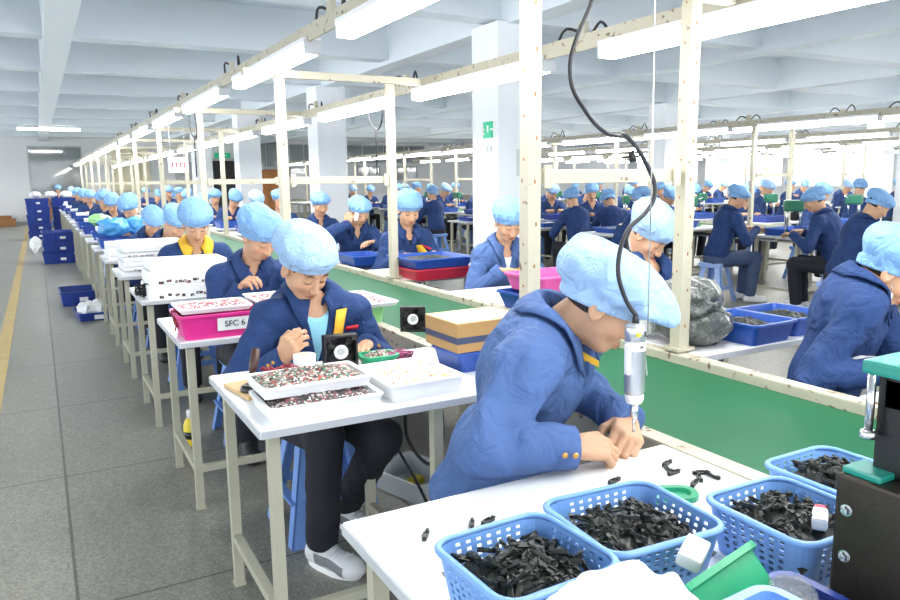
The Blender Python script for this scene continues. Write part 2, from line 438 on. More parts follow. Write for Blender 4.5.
# ------------------------------------------------------------------ people
RES = {'near': dict(head=.0036, hand=.0030, jack=.0065, cap=.0050, leg=.010),
       'mid': dict(head=.0060, hand=.0050, jack=.0100, cap=.0075, leg=.016),
       'far': dict(head=.0110, hand=.0100, jack=.0190, cap=.0130, leg=.030)}
def merge(parts):
    Vs, Fs, Ts, n = [], [], [], 0
    for V, F, T in parts:
        Vs.append(V); Fs.append(F+n); Ts.append(T); n += len(V)
    return np.concatenate(Vs), np.concatenate(Fs), np.concatenate(Ts)
def ik(S, W, l1, l2, pole):
    d = W-S; L = np.linalg.norm(d)
    if L > (l1+l2)*.995: W = S+d/L*(l1+l2)*.995; d = W-S; L = np.linalg.norm(d)
    u = d/L; a = (l1*l1-l2*l2+L*L)/(2*L); hgt = math.sqrt(max(l1*l1-a*a, 0))
    p = pole-u*(pole@u); return S+u*a+unit(p)*hgt, W
def add_hand(f, W, fd, bn, side, curl, k, sc=1.0, spread=1.0):
    """side +1 right hand, -1 left hand; bn = direction the back of the hand faces"""
    y = unit(fd); z = unit(bn-y*(np.asarray(bn)@y)); x = np.cross(y, z)
    th = -side*x                                     # thumb side
    knuckle = []
    for i, (off, fw) in enumerate(((.030, .086), (.010, .092), (-.011, .088), (-.030, .078))):
        b = W+(y*fw+th*off*spread+z*.002)*sc; knuckle.append(b)
        f.cap(W+(y*.012+th*off*.55)*sc, b, .0155*sc, .0118*sc, k=.012)
    for i, (b, L) in enumerate(zip(knuckle, (1.0, 1.1, 1.02, .82))):
        a = 0; p = b
        c = curl[i] if hasattr(curl[0], '__len__') else curl
        for ln, r0, r1, ca in ((.044, .0102, .0092, c[0]), (.027, .0092, .0084, c[1]), (.022, .0084, .0070, c[2])):
            a += ca; d = y*math.cos(a)-z*math.sin(a)
            q = p+d*ln*L*sc; f.cap(p, q, r0*sc, r1*sc, k=k); p = q
    t0 = W+(y*.028+th*.026-z*.008)*sc; t1 = t0+unit(th*.55+y*.75-z*.35)*.040*sc; t2 = t1+unit(th*.05+y*.9-z*.42)*.034*sc
    f.cap(W+(y*.012+th*.01)*sc, t0, .016*sc, .0145*sc, k=.010); f.cap(t0, t1, .0145*sc, .011*sc, k=.006); f.cap(t1, t2, .011*sc, .0085*sc, k=k)
def head_tint(V, Hc, Hm):
    q = (V-Hc)@Hm; x, y, z = q[:, 0], q[:, 1], q[:, 2]; ax = np.abs(x)
    T = np.ones((len(V), 4), np.float32)
    front = y > .045
    def mix(w, c):
        w = (np.clip(w, 0, 1)*front)[:, None]; T[:, :3] = T[:, :3]*(1-w)+np.array(c)[None]*w
    mix(.35*np.exp(-((ax-.042)/.018)**2-((z+.038)/.02)**2), (1.0, .62, .58))
    mix(1.1*np.exp(-((x/.021)**2)**1.5-((z+.0685)/.0075)**2), (.70, .34, .34))
    mix(.9*np.exp(-((x/.020)**2)**2-((z+.0685)/.0014)**2), (.30, .12, .12))
    mix(1.2*np.exp(-(((ax-.034)/.018)**2)**2-((z-.026+12*(ax-.036)**2)/.0042)**2), (.10, .08, .08))
    mix(1.2*np.exp(-(((ax-.032)/.014)**2)**2-((z+.0085-14*(ax-.032)**2)/.0030)**2), (.06, .04, .04))
    return T
def person(label, loc, rz, q='mid', group=None, lean=18, side=0, twist=0, hp=32, hy=0, hr=0, seat=.45, tl=.47, sw=.165, sdrop=.075,
           wr=(.13, .36, .835), wl=(-.13, .36, .835), fdr=None, fdl=None, bnr=(0, -.3, 1), bnl=(0, -.3, 1), cr=(.35, .5, .3), cl=(.35, .5, .3),
           Hc=None, er=None, el=None, jm='jacket', cm='cap', cap=None, v=.10, vw=.045, shirt=None, lining=None, badge=False,
           collar='jacket', knees=None, ankles=None, toes=None, trous='trousers', shoe='shoe_dark', standing=False, bulk=1.0, seed=1.0,
           handsc=.93, l1=.285, l2=.245, parts_extra=True, stretch=1.0, cuffs=True, capfold=.006, jfold=.006):
    r = RES[q]; near, far = q == 'near', q == 'far'
    root = thing('person', label, 'person', (loc[0], loc[1], 0), rz, group)
    P = V3(0, 0, seat+.06); 
    sa, la = math.radians(side), math.radians(lean)
    U = unit(V3(math.sin(sa), math.sin(la), math.cos(la)*math.cos(sa)))
    Rv = rotz(math.radians(-twist)) @ V3(1, 0, 0); Rv = unit(Rv-U*(Rv@U)); Fv = np.cross(U, Rv)
    N = P+U*tl
    sw = sw-.018; SR = N-U*sdrop+Rv*sw+Fv*.030; SL = N-U*sdrop-Rv*sw+Fv*.030
    Hm = rotz(math.radians(-twist-hy)) @ rotx(-math.radians(hp)) @ roty(math.radians(hr))
    hu, hf = Hm[:, 2], Hm[:, 1]
    piv = N+unit(U*.65+hu*.35)*.085
    Hc = piv+hu*.085+hf*.025 if Hc is None else np.asarray(Hc, float)
    H = lambda x, y, z: Hc+Hm @ V3(x, y, z)
    WR, WL = np.asarray(wr, float), np.asarray(wl, float)
    ER, WR = ik(SR, WR, l1, l2, Rv*.62-U*.8-Fv*.25) if er is None else (np.asarray(er, float), WR)
    EL, WL = ik(SL, WL, l1, l2, -Rv*.62-U*.8-Fv*.25) if el is None else (np.asarray(el, float), WL)
    flat = lambda d: unit(V3(d[0], d[1], min(d[2], .12*abs(d[1]))))
    fdR = flat(unit(WR-ER)) if fdr is None else unit(fdr); fdL = flat(unit(WL-EL)) if fdl is None else unit(fdl)
    # ---- body
    blocks = []
    lo = np.minimum.reduce([Hc-.15, N-V3(.17, .13, .17)]); hi = np.maximum.reduce([Hc+.15, N+V3(.17, .17, .05)])
    f = Field(lo, hi, r['head'])
    f.ell(N-U*.16+Fv*.012, np.array([.145, .088, .165]), np.stack([Rv, Fv, U], 1), k=.02)
    f.cap(N-U*.075-Rv*.11, N-U*.075+Rv*.11, .05, k=.03)
    f.cap(N-U*.05, H(0, -.028, -.045), .054, .050, k=.03)
    f.ell(H(0, -.012, .028), (.073, .092, .086), Hm, k=.01)
    f.ell(H(0, .022, -.035), (.061, .066, .078), Hm, k=.025)
    f.cap(H(-.022, .055, -.088), H(.022, .055, -.088), .017, k=.025)
    if not far:
        for s in (-1, 1):
            f.ell(H(s*.037, .058, -.032), (.026, .022, .024), Hm, k=.02)
            f.ell(H(s*.033, .092, -.001), (.019, .015, .012), Hm, k=.014, op='sub')
            f.ell(H(s*.033, .0745, -.003), (.0155, .0115, .0115), Hm, k=.004)
            f.ell(H(s*.0765, -.010, -.012), (.0095, .020, .033), Hm @ roty(-.15*s) @ rotx(.2), k=.006)
            f.ell(H(s*.0845, -.002, -.007), (.0075, .0115, .019), Hm, k=.004, op='sub'); f.ell(H(s*.078, .008, -.014), (.005, .004, .010), Hm, k=.003)
            f.ell(H(s*.011, .096, -.040), (.008, .009, .007), Hm, k=.006)
        f.cap(H(-.042, .074, .020), H(.042, .074, .020), .010, k=.014)
        f.cap(H(0, .088, .002), H(0, .106, -.036), .0065, .0105, k=.012)
        f.ell(H(0, .083, -.0645), (.021, .012, .0055), Hm, k=.005); f.ell(H(0, .082, -.0745), (.018, .012, .0065), Hm, k=.005)
    else:
        f.cap(H(0, .085, .0), H(0, .102, -.036), .010, .014, k=.012)
    V, F = f.mesh(); V = smooth_mesh(V, F, 1, .4)
    blocks.append((V, F, head_tint(V, Hc, Hm)))
    for W, E, fd, bn, s, c in ((WR, ER, fdR, bnr, 1, cr), (WL, EL, fdL, bnl, -1, cl)):
        a = W+unit(E-W)*.10; pts = np.array([a, W, W+unit(fd)*.2*handsc])
        g = Field(pts.min(0)-.075, pts.max(0)+.075, r['hand'])
        g.cap(a, W, .033*handsc, .026*handsc, k=.01)
        if far: g.cap(W, W+unit(fd)*.10, .03, .028, k=.01)
        else: add_hand(g, W, fd, np.asarray(bn, float), s, c, .0035, handsc)
        V, F = g.mesh(); V = smooth_mesh(V, F, 1, .3)
        T = np.ones((len(V), 4), np.float32); blocks.append((V, F, T))
    g = Field(np.minimum.reduce([P, N, SR, SL, ER, EL, WR, WL])-.13, np.maximum.reduce([P, N, SR, SL, ER, EL, WR, WL])+.13, .024)
    g.cap(P, N-U*.15, .085, .095, k=.03)
    for S, E, W in ((SR, ER, WR), (SL, EL, WL)):
        g.cap(N-U*.10, S, .05, .04, k=.03); g.cap(S, E, .040, .034, k=.01); g.cap(E, W, .034, .026, k=.01)
    V, F = g.mesh(); blocks.append((V, F, np.ones((len(V), 4), np.float32)))
    V, F, T = merge(blocks)
    body = mesh_obj('body', V, F, M['skin'], root, True)
    at = body.data.attributes.new('tint', 'FLOAT_COLOR', 'POINT')
    if len(body.data.vertices) == len(T): at.data.foreach_set('color', T.ravel())
    else: at.data.foreach_set('color', np.ones(len(body.data.vertices)*4, np.float32))
    # ---- jacket
    Rt = np.stack([Rv, Fv, U], 1); b = bulk
    J = [P, N, SR, SL, ER, EL, WR, WL]
    jlo, jhi = np.minimum.reduce(J)-.21, np.maximum.reduce(J)+.17
    def torso(f, d, k=.05):
        f.ell(P+U*.04, np.array([.176*b, .136*b, .11])-d, Rt, k=k)
        f.ell(P+U*.18, np.array([.160*b, .124*b, .17])-d, Rt, k=k)
        f.ell(N-U*.15+Fv*.006, np.array([.168*b, .118*b, .165])-d, Rt, k=k)
        f.cap(SL, SR, .054-d, k=k)
        f.cap(N-U*.015-Fv*.02, SR-Fv*.01, .046-d, .052-d, k=k); f.cap(N-U*.015-Fv*.02, SL-Fv*.01, .046-d, .052-d, k=k)
        f.ell(N-U*.10-Fv*.05, np.array([.13, .075, .11])-d, Rt, k=k)
    f = Field(jlo, jhi, r['jack'])
    torso(f, 0)
    for S, E, W in ((SR, ER, WR), (SL, EL, WL)):
        f.cap(S, E, .060*b, .053*b, k=.04); f.cap(E, W-unit(W-E)*.01, .053*b, .040*b, k=.012)
    for W, E in ((WR, ER), (WL, EL)):
        u = unit(W-E); cpt = W+u*.012
        f.fun(cpt-.09, cpt+.09, lambda x, y, z, u=u, c=cpt: np.maximum(-((x-c[0])*u[0]+(y-c[1])*u[1]+(z-c[2])*u[2]), np.sqrt((x-c[0])**2+(y-c[1])**2+(z-c[2])**2)-.085), k=.004, op='sub')
    if jfold:
        def wh(x, y, z):
            p = np.stack([x, y, z], 1); w = .45
            for c, s in ((ER, .12), (EL, .12), (SR, .10), (SL, .10), (P+U*.14, .15)):
                w = w+.9*np.exp(-((p-c)**2).sum(1)/s**2)
            return np.minimum(w, 1.5)
        f.folds(jfold*(2.0 if not far else 1.6), 12, wh, seed, (1, 1, .6))
    f.cap(N-U*.02+Fv*.015, N+U*.14+Fv*.03, .056, .075, k=.012, op='sub')
    if v:
        def wedge(x, y, z):
            dx, dy, dz = x-N[0], y-N[1], z-N[2]
            a = np.abs(dx*Rv[0]+dy*Rv[1]+dz*Rv[2]); yy = dx*Fv[0]+dy*Fv[1]+dz*Fv[2]; u_ = dx*U[0]+dy*U[1]+dz*U[2]
            return np.maximum((a-np.clip((u_+v)/v, -1, 2.0)*vw)*.85, .02-yy)
        f.fun(N-V3(.25, .25, .3), N+V3(.25, .25, .2), wedge, k=.006, op='sub')
    V, F = f.mesh(); V = smooth_mesh(V, F, 1, .45)
    jacket = mesh_obj('jacket', V, F, M[jm], root, True); jf = f
    if shirt and not far:
        f = Field(N-V3(.2, .2, .36), N+V3(.2, .22, .06), r['jack'])
        f.ell(N-U*.16+Fv*.012, np.array([.150, .102, .17]), Rt, k=.02); f.ell(N-U*.28+Fv*.012, np.array([.145, .108, .15]), Rt, k=.03)
        hb = N-U*.035
        f.cap(N-U*.02+Fv*.06, N+U*.1+Fv*.12, .058, .09, k=.01, op='sub')
        f.fun(N-V3(.3, .3, .06), N+V3(.3, .3, .3), lambda x, y, z: -((x-hb[0])*U[0]+(y-hb[1])*U[1]+(z-hb[2])*U[2]), k=.004, op='sub')
        V, F = f.mesh(); mesh_obj('shirt', V, F, M[shirt], root, True)
    if collar and not far:
        t0 = .42; nseg = 26 if near else 16; rows = [[], [], [], [], []]
        C0 = N+Fv*.012-U*.002
        for i in range(nseg+1):
            th = t0+(2*PI-2*t0)*i/nseg; d = Fv*math.cos(th)+Rv*math.sin(th)
            bk = (1-math.cos(th))/2; fr = max(0, math.cos(th))
            top = C0+d*(.060+.006*fr)+U*(.026+.030*bk-.030*fr); rows[0].append(C0+d*(.059+.004*fr)+U*(-.012-.02*fr)); rows[1].append(top)
            rad = .104+.040*fr**1.5+.012*bk
            st = C0+d*rad-U*(.060*fr**2)
            h_ = jf.hit(st+U*.16+Fv*.06*fr, -U-Fv*.375*fr, .34)
            e = h_+U*.014+Fv*.006 if h_ is not None else st-U*.03
            rows[4].append(e); rows[2].append(top*.80+e*.20+U*.008+d*.003); rows[3].append(top*.4+e*.6+U*.006+d*.002)
        Vc = np.array(sum(rows, [])); Fc = []
        w = nseg+1
        for rr in range(4):
            for i in range(nseg): Fc.append((rr*w+i, rr*w+i+1, (rr+1)*w+i+1, (rr+1)*w+i))
        c = mesh_obj('collar', Vc, np.array(Fc), M[jm if collar == 'jacket' else collar], root, True); solidify(c, .006, 1)
        if collar != 'jacket': c['label'] = 'yellow collar'
    def ribbon(name, path, w, m, off=.004, lab=None):
        pts = []
        for (u, vv) in path:
            for s in (-.5, .5):
                o = N+Rv*(u+s*w)+U*vv+Fv*.35
                h_ = jf.hit(o, -Fv, .5); pts.append((h_ if h_ is not None else N+Rv*(u+s*w)+U*vv+Fv*.10)+Fv*off)
        Vr = np.array(pts); Fr = np.array([(2*i, 2*i+1, 2*i+3, 2*i+2) for i in range(len(path)-1)])
        o = mesh_obj(name, Vr, Fr, m, root, True); solidify(o, .003, 0)
        if lab: o['label'] = lab
        return o
    if lining and not far:
        ribbon('lining_flap', lining[0], lining[1], M['yellow'], .019, 'yellow flap at the jacket front')
    if badge and not far:
        bx = badge if isinstance(badge, tuple) else (-.085, -.10)
        ribbon('name_badge', [(bx[0], bx[1]), (bx[0], bx[1]-.018)], .055, M['red'], .006, 'small red name badge')
    if cuffs and not far:
        for W, E in ((WR, ER), (WL, EL)):
            u = unit(W-E); m_ = MB(); m_.tube([W-u*.045, W-u*.04, W-u*.005, W+u*.014, W+u*.016], [.040*b, .0455*b, .0445*b, .043*b, .036*b], 18)
            cf = m_.make('cuff', M[jm], root)
            if near:
                for kx, dz in ((-.024, 0), (.0, 0)):
                    sd = unit(np.cross(u, V3(0, 0, 1))); sd = sd*(1 if sd[1] > 0 else -1)
                    sd = unit(sd*.9+V3(0, 0, .0))
                    for sg in (1,):
                        m2 = MB(); m2.lathe([(.0001, .0028), (.006, .002), (.007, 0), (.006, -.002)], n=12)
                        bt = m2.make('button', M['brass'], cf); bt.location = W+u*kx+sd*.0455*b
                        bt.rotation_euler = Vector(sd).to_track_quat('Z', 'Y').to_euler()
    # ---- cap and hair
    cp = dict(r=(.104, .128, .070), c=(0, -.022, .054), z0=.012, zs=.40, extra=[])
    if cap: cp.update(cap)
    f = Field(Hc-.24, Hc+.24, r['cap'])
    f.ell(H(*cp['c']), cp['r'], Hm, k=.01)
    for c_, r_ in cp['extra']: f.ell(H(*c_), r_, Hm, k=.03)
    f.folds(capfold*1.5, 15, None, seed*3.1, (1, 1, .6))
    idx = np.nonzero(np.abs(f.f) < max(.04, 3*f.h)); XX = np.stack([f.ax[i][idx[i]] for i in range(3)], 1); qq = (XX-Hc)@Hm
    an = np.arctan2(qq[:, 0], qq[:, 1]+.015); hgt = qq[:, 2]-(cp['z0']+cp['zs']*qq[:, 1])
    ph = an*13+3*vnoise(qq[:, 0]*14+seed, qq[:, 1]*14, qq[:, 2]*14)
    f.f[idx] += (.0055*np.sin(ph)*np.exp(-(hgt/.040)**2)*(1.0 if not far else .6)).astype(np.float32)
    def plane(x, y, z):
        yy = (x-Hc[0])*Hm[0, 1]+(y-Hc[1])*Hm[1, 1]+(z-Hc[2])*Hm[2, 1]; zz = (x-Hc[0])*Hm[0, 2]+(y-Hc[1])*Hm[1, 2]+(z-Hc[2])*Hm[2, 2]
        return (zz-(cp['z0']+cp['zs']*yy))*.96
    sl = slice(None); X, Y, Z = f.ax[0][:, None, None], f.ax[1][None, :, None], f.ax[2][None, None, :]
    pl = -plane(X, Y, Z); t = np.clip(.5-.5*(f.f-pl)/.02, 0, 1); f.f = (f.f+(pl-f.f)*t+.02*t*(1-t)).astype(np.float32)
    # gathered rim hugging the head
    def rim(x, y, z):
        dx = [(x-Hc[0])*Hm[0, i]+(y-Hc[1])*Hm[1, i]+(z-Hc[2])*Hm[2, i] for i in range(3)]
        e = (np.sqrt((dx[0]/.0865)**2+((dx[1]+.013)/.1080)**2+((dx[2]-.02)/.12)**2)-1)*.085
        return np.maximum(e, np.abs(plane(x, y, z)+.000)-.019)
    f.fun(Hc-.14, Hc+.14, rim, k=.010)
    V, F = f.mesh(); V = smooth_mesh(V, F, 1, .4); mesh_obj('cap', V, F, M[cm], root, True)
    f = Field(Hc-.14, Hc+.14, max(r['cap'], .006))
    f.ell(H(0, -.016, .026), (.078, .094, .092), Hm, k=.01)
    f.ell(H(0, .10, -.04), (.095, .095, .12), Hm, k=.01, op='sub')
    f.ell(H(0, 0, -.12), (.2, .2, .062), Hm, k=.01, op='sub')
    for s in (-1, 1): f.ell(H(s*.085, .0, -.02), (.03, .03, .045), Hm, k=.006, op='sub')
    V, F = f.mesh()
    if len(F): mesh_obj('hair', V, F, M['hair'], root, True)
    # ---- legs
    if standing:
        KN = [V3(.10, .02, .47), V3(-.10, .02, .47)]; AN = [V3(.10, -.01, .09), V3(-.10, -.01, .09)]
    else:
        KN = [V3(.12, .40, .50), V3(-.12, .40, .50)] if knees is None else [np.asarray(k_, float) for k_ in knees]
        AN = [V3(.11, .36, .10), V3(-.11, .36, .10)] if ankles is None else [np.asarray(k_, float) for k_ in ankles]
    pts = np.array(KN+AN+[P])
    f = Field(pts.min(0)-.16, pts.max(0)+.16, r['leg'])
    f.ell(P+V3(0, -.01, -.03), (.168*b, .125, .10), None, k=.03)
    for s, K, A in ((1, KN[0], AN[0]), (-1, KN[1], AN[1])):
        f.cap(P+V3(s*.085, 0, -.03), K, .088, .070, k=.03); f.cap(K, A+V3(0, 0, .0), .068, .058, k=.015)
    f.folds(.005, 15, None, seed+4)
    for A in AN: f.fun(A-.15, A+.15, lambda x, y, z, A=A: np.maximum(z-(A[2]-.03), np.sqrt((x-A[0])**2+(y-A[1])**2+0*z)-.12), op='sub')
    V, F = f.mesh(); mesh_obj('trousers', V, F, M[trous], root, True)
    for i_, A in enumerate(AN):
        if far: continue
        dr = unit(V3((.12, -.12)[i_], 1, 0)) if toes is None else unit(V3(*toes[i_], 0))
        z0 = A[2]-.10
        R3 = np.stack([np.cross(dr, V3(0, 0, 1)), dr, V3(0, 0, 1)], 1); Q = lambda x, y, z: V3(A[0], A[1], z0)+R3 @ V3(x, y, z)
        f = Field(Q(0, .06, .05)-.2, Q(0, .06, .05)+.2, .005 if near else .010)
        f.cap(Q(0, -.035, .045), Q(0, .15, .036), .041, .038, k=.02); f.ell(Q(0, .0, .075), (.042, .055, .045), R3, k=.03)
        f.ell(Q(0, .13, .03), (.047, .065, .036), R3, k=.02)
        f.fun(Q(0, 0, 0)-.3, Q(0, 0, 0)+.3, lambda x, y, z: z-z0-.004+0*x+0*y, op='sub')
        V, F = f.mesh()
        sh = mesh_obj('shoe', V, F, M[shoe], root, True)
        if near:
            m_ = MB()
            for kx in range(5):
                y0 = .035+.022*kx; zt = .105-.008*kx
                h0 = f.hit(Q(-.03, y0, .2), V3(0, 0, -1), .3); h1 = f.hit(Q(0, y0+.008, .2), V3(0, 0, -1), .3); h2 = f.hit(Q(.03, y0, .2), V3(0, 0, -1), .3)
                if h0 is not None and h1 is not None and h2 is not None: m_.tube([h0+V3(0, 0, .002), h1+V3(0, 0, .004), h2+V3(0, 0, .002)], .004, 6)
            m_.make('laces', M['shoe_white'], sh)
            m_ = MB(); n_ = 22
            ring = [Q(.046*math.cos(a)*(1.05 if math.sin(a) > 0 else .95), .055+.125*math.sin(a), 0) for a in [2*PI*i/n_ for i in range(n_)]]
            vs0 = [m_.bm.verts.new(p) for p in ring]; vs1 = [m_.bm.verts.new(p+V3(0, 0, .022)) for p in ring]
            for i in range(n_): m_.bm.faces.new((vs0[i], vs0[(i+1) % n_], vs1[(i+1) % n_], vs1[i]))
            m_.bm.faces.new(vs1); m_.bm.faces.new(vs0[::-1]); m_.make('sole', M['foam'], sh)
            for s2 in (-1, 1):
                m_ = MB(); grid = []
                for a in range(6):
                    row = []
                    for c_ in range(4):
                        hp_ = f.hit(Q(s2*.12, .0+.028*a, .026+.014*c_-.004*a), -s2*R3[:, 0], .2)
                        row.append(hp_+s2*R3[:, 0]*.002 if hp_ is not None else None)
                    grid.append(row)
                for a in range(5):
                    for c_ in range(3):
                        qd = [grid[a][c_], grid[a+1][c_], grid[a+1][c_+1], grid[a][c_+1]]
                        if all(p_ is not None for p_ in qd): m_.poly(qd)
                pn = m_.make('side_panel', M['shoe_grey'], sh); pn['label'] = 'grey mesh side panel'; solidify(pn, .002, 0)
    return root
def world_to_local(p, loc, rz):
    d = V3(p[0]-loc[0], p[1]-loc[1], p[2]); return rotz(-rz) @ d
# ------------------------------------------------------------------ camera (eye level 1.4 m above the floor)
cam = bpy.data.cameras.new('camera'); cam.sensor_width = 36; cam.lens = 741.468/900*36; cam.clip_start = .02; cam.clip_end = 200
co = bpy.data.objects.new('camera', cam); COL.objects.link(co); scene.camera = co
def cam_matrix(yaw, pitch, roll, pos):
    cy, sy, cp, sp = math.cos(yaw), math.sin(yaw), math.cos(pitch), math.sin(pitch)
    f = Vector((sy*cp, cy*cp, -sp)); r = Vector((cy, -sy, 0)); d = f.cross(r)
    cr, sr = math.cos(roll), math.sin(roll); r2 = r*cr+d*sr; d2 = -r*sr+d*cr
    m = Matrix((r2, -d2, -f)).transposed().to_4x4(); m.translation = pos; return m
co.matrix_world = cam_matrix(.502041, .161086, .0125253, (0, 0, 1.4))

# ------------------------------------------------------------------ room
def struct(o): o['kind'] = 'structure'; return o
DESK_Z = .75
struct(MB().box((10.5, 13, -.05), (35, 35.4, .1)).make('floor', M['floor']))
struct(MB().box((-.37, 17, .0015), (.10, 27, .003)).make('trim_1', M['lineyellow']))
struct(MB().box((10.5, 13, 3.52), (35, 35.4, .12)).make('ceiling', M['ceilpaint']))
for i in range(-1, 10):
    y = 6.6+2.7*i
    struct(MB().box((10.5, y, 3.205), (34.9, .28, .51)).make('ceiling_beam', M['ceilpaint']))
for x in (-3.55, .33, 4.3, 8.1, 11.9, 15.8, 19.6, 23.5):
    struct(MB().box((x, 13, 3.18), (.27, 34.9, .56)).make('ceiling_beam', M['ceilpaint']))
for x in (4.3, 11.9, 19.6):
    for y in ((6.6, 12.0, 17.4, 22.8) if x < 5 else (6.6, 12.0, 17.4)):
        struct(MB().box((x, y, 1.46), (.5, .5, 2.92), bev=.012).make('column', M['column']))
# far wall with its openings
def added_win_right(n, y0, y1, z0, z1):  # windows added with glowing panes to whiten the right side of the hall
    w = bpy.data.objects.new('window_%d' % n, None); COL.objects.link(w); w.location = (27.5, (y0+y1)/2, (z0+z1)/2); w['kind'] = 'structure'
    hw, hh = (y1-y0)/2, (z1-z0)/2
    MB().box((-.01, 0, 0), (.012, 2*hw, 2*hh)).make('pane', M['glowpane'], w); fr = MB()
    for s in (-1, 1): fr.box((-.02, s*hw, 0), (.06, .06, 2*hh+.06)); fr.box((-.02, 0, s*hh), (.06, 2*hw, .06))
    for i in range(1, 4): fr.box((-.02, -hw+2*hw*i/4, 0), (.05, .04, 2*hh))
    fr.make('frame', M['housing'], w)
for i in range(6): added_win_right(10+i, 2.5+4.6*i, 6.6+4.6*i, .95, 2.85)
wb = MB()
WY = 30.4
wb.box((10.5, WY, 1.75), (35, .2, 3.5)); struct(wb.make('wall_back', M['wallwhite']))
struct(MB().box((27.6, 13, 1.75), (.2, 35, 3.5)).make('wall_right', M['wallwhite']))
struct(MB().box((10.5, WY-.115, .06), (34.6, .03, .12)).make('baseboard_back', M['skirting']))
def window(n, x0, x1, z0, z1, cols, rows=1):
    w = bpy.data.objects.new('window_%d' % n, None); COL.objects.link(w); w.location = ((x0+x1)/2, WY-.1, (z0+z1)/2); w['kind'] = 'structure'
    hw, hh = (x1-x0)/2, (z1-z0)/2
    MB().box((0, -.008, 0), (2*hw, .012, 2*hh)).make('pane', M['greypane'], w)
    fr = MB()
    for s in (-1, 1): fr.box((s*hw, -.02, 0), (.05, .05, 2*hh+.05)); fr.box((0, -.02, s*hh), (2*hw, .05, .05))
    for i in range(1, cols): fr.box((-hw+2*hw*i/cols, -.02, 0), (.03, .04, 2*hh))
    for i in range(1, rows): fr.box((0, -.02, -hh+2*hh*i/rows), (2*hw, .04, .03))
    fr.make('frame', M['frame'], w)
window(1, -.16, 1.52, 1.02, 2.72, 1, 1)
window(2, 7.7, 8.75, 2.0, 3.0, 2)
window(3, 9.2, 10.4, 2.2, 2.9, 2)
window(4, 11.4, 15.4, 2.15, 2.9, 4)
window(5, 9.2, 9.9, 1.45, 1.95, 1)
window(6, 12.2, 13.2, 1.5, 2.0, 2)
window(7, 14.0, 15.0, 1.4, 2.0, 2)
d = bpy.data.objects.new('door_1', None); COL.objects.link(d); d.location = (6.5, WY-.1, 0); d['kind'] = 'structure'
MB().box((0, -.01, 1.12), (.95, .02, 2.24)).make('leaf', M['doorblack'], d)
fr = MB(); fr.box((-.52, -.02, 1.15), (.08, .06, 2.3)); fr.box((.52, -.02, 1.15), (.08, .06, 2.3)); fr.box((0, -.02, 2.29), (1.12, .06, .08)); fr.make('door_frame', M['frame'], d)
MB().box((.36, -.05, 1.05), (.14, .06, .03)).make('handle', M['steel'], d)
d = bpy.data.objects.new('door_2', None); COL.objects.link(d); d.location = (5.2, WY-.1, 0); d['kind'] = 'structure'
MB().box((0, -.01, 1.1), (1.0, .02, 2.2)).make('leaf', M['frame'], d)
MB().box((0, -.02, 2.24), (1.1, .05, .07)).make('door_frame', M['wallwhite'], d)
cp_ = thing('wall_panel', 'cream partition panel on the far wall right of the dark window', 'panel', (3.15, WY-.14, 0))
p_ = MB()
for i in range(4): p_.box((-.5+.33*i, 0, 1.9), (.32, .05, 1.5), bev=.01)
p_.make('panel_board', M['creamwall'], cp_); MB().box((0, -.03, 1.12), (1.4, .05, .06)).make('ledge', M['cream'], cp_)
MB().box((-.5, 0, .575), (.06, .06, 1.15)).box((.5, 0, .575), (.06, .06, 1.15)).make('support', M['cream'], cp_)

def exit_sign(loc, rz, label, w=.36, h=.17):
    e = thing('exit_sign', label, 'sign', loc, rz)
    MB().box((0, 0, 0), (w, .02, h), bev=.004).make('sign_panel', M['exitgreen'], e)
    g = MB(); s = h/.17                                  # running figure, door and arrow in white
    g.box((-.085*s, -.0115, .045*s), (.022*s, .004, .022*s)).bar((-.085*s, -.0115, .03*s), (-.095*s, -.0115, -.01*s), .022*s, .004)
    g.bar((-.095*s, -.0115, -.01*s), (-.06*s, -.0115, -.05*s), .015*s, .004).bar((-.095*s, -.0115, -.01*s), (-.13*s, -.0115, -.05*s), .015*s, .004)
    g.bar((-.085*s, -.0115, .025*s), (-.05*s, -.0115, .0), .012*s, .004).bar((-.085*s, -.0115, .025*s), (-.125*s, -.0115, .005*s), .012*s, .004)
    g.box((.015*s, -.0115, .01*s), (.022*s, .004, .07*s)).bar((.07*s, -.0115, 0), (.14*s, -.0115, 0), .02*s, .004).poly([(.13*s, -.0125, .03*s), (.16*s, -.0125, 0), (.13*s, -.0125, -.03*s)])
    g.make('pictogram', M['paper'], e); return e
exit_sign((4.04, 6.52, 1.89), -PI/2, 'small green running-man exit sign on the nearest white column', .16, .16)
exit_sign((6.5, WY-.17, 2.44), 0, 'green exit sign over the dark doorway on the far wall', .6, .2)
sb = thing('switch_box', 'small grey switch box on the nearest white column', 'switch', (4.33, 6.335, 1.56))
MB().box((0, 0, 0), (.12, .05, .26), bev=.01).make('case', M['frame'], sb); MB().box((0, -.03, .03), (.05, .02, .09), bev=.006).make('toggle', M['paper'], sb)
m_ = MB()
for dx in (-.035, .035): m_.box((dx, 0, 0), (.02, .012, .06), bev=.003)
tag(m_.make('wall_socket', M['frame'], None, (4.043, 6.5, 1.70), (0, 0, -PI/2)), 'pair of small grey slots under the exit sign on the column', 'socket')
for z, lab in ((2.02, 'red fire alarm box high on the far right column'), (1.45, 'red hose cabinet low on the far right column')):
    t = thing('fire_box', lab, 'fire box', (11.62, 6.45, z)); 
    MB().box((0, 0, 0), (.06, .16, .26), bev=.01).make('case', M['redbin'], t); MB().box((-.034, 0, .02), (.01, .1, .1)).make('window_plate', M['paper'], t)
ct = thing('cabinet', 'orange-brown wooden cabinet standing at the far wall', 'cabinet', (8.15, WY-.4, 0))
MB().box((0, 0, .95), (1.0, .5, 1.86), bev=.01).make('body', M['orange'], ct)
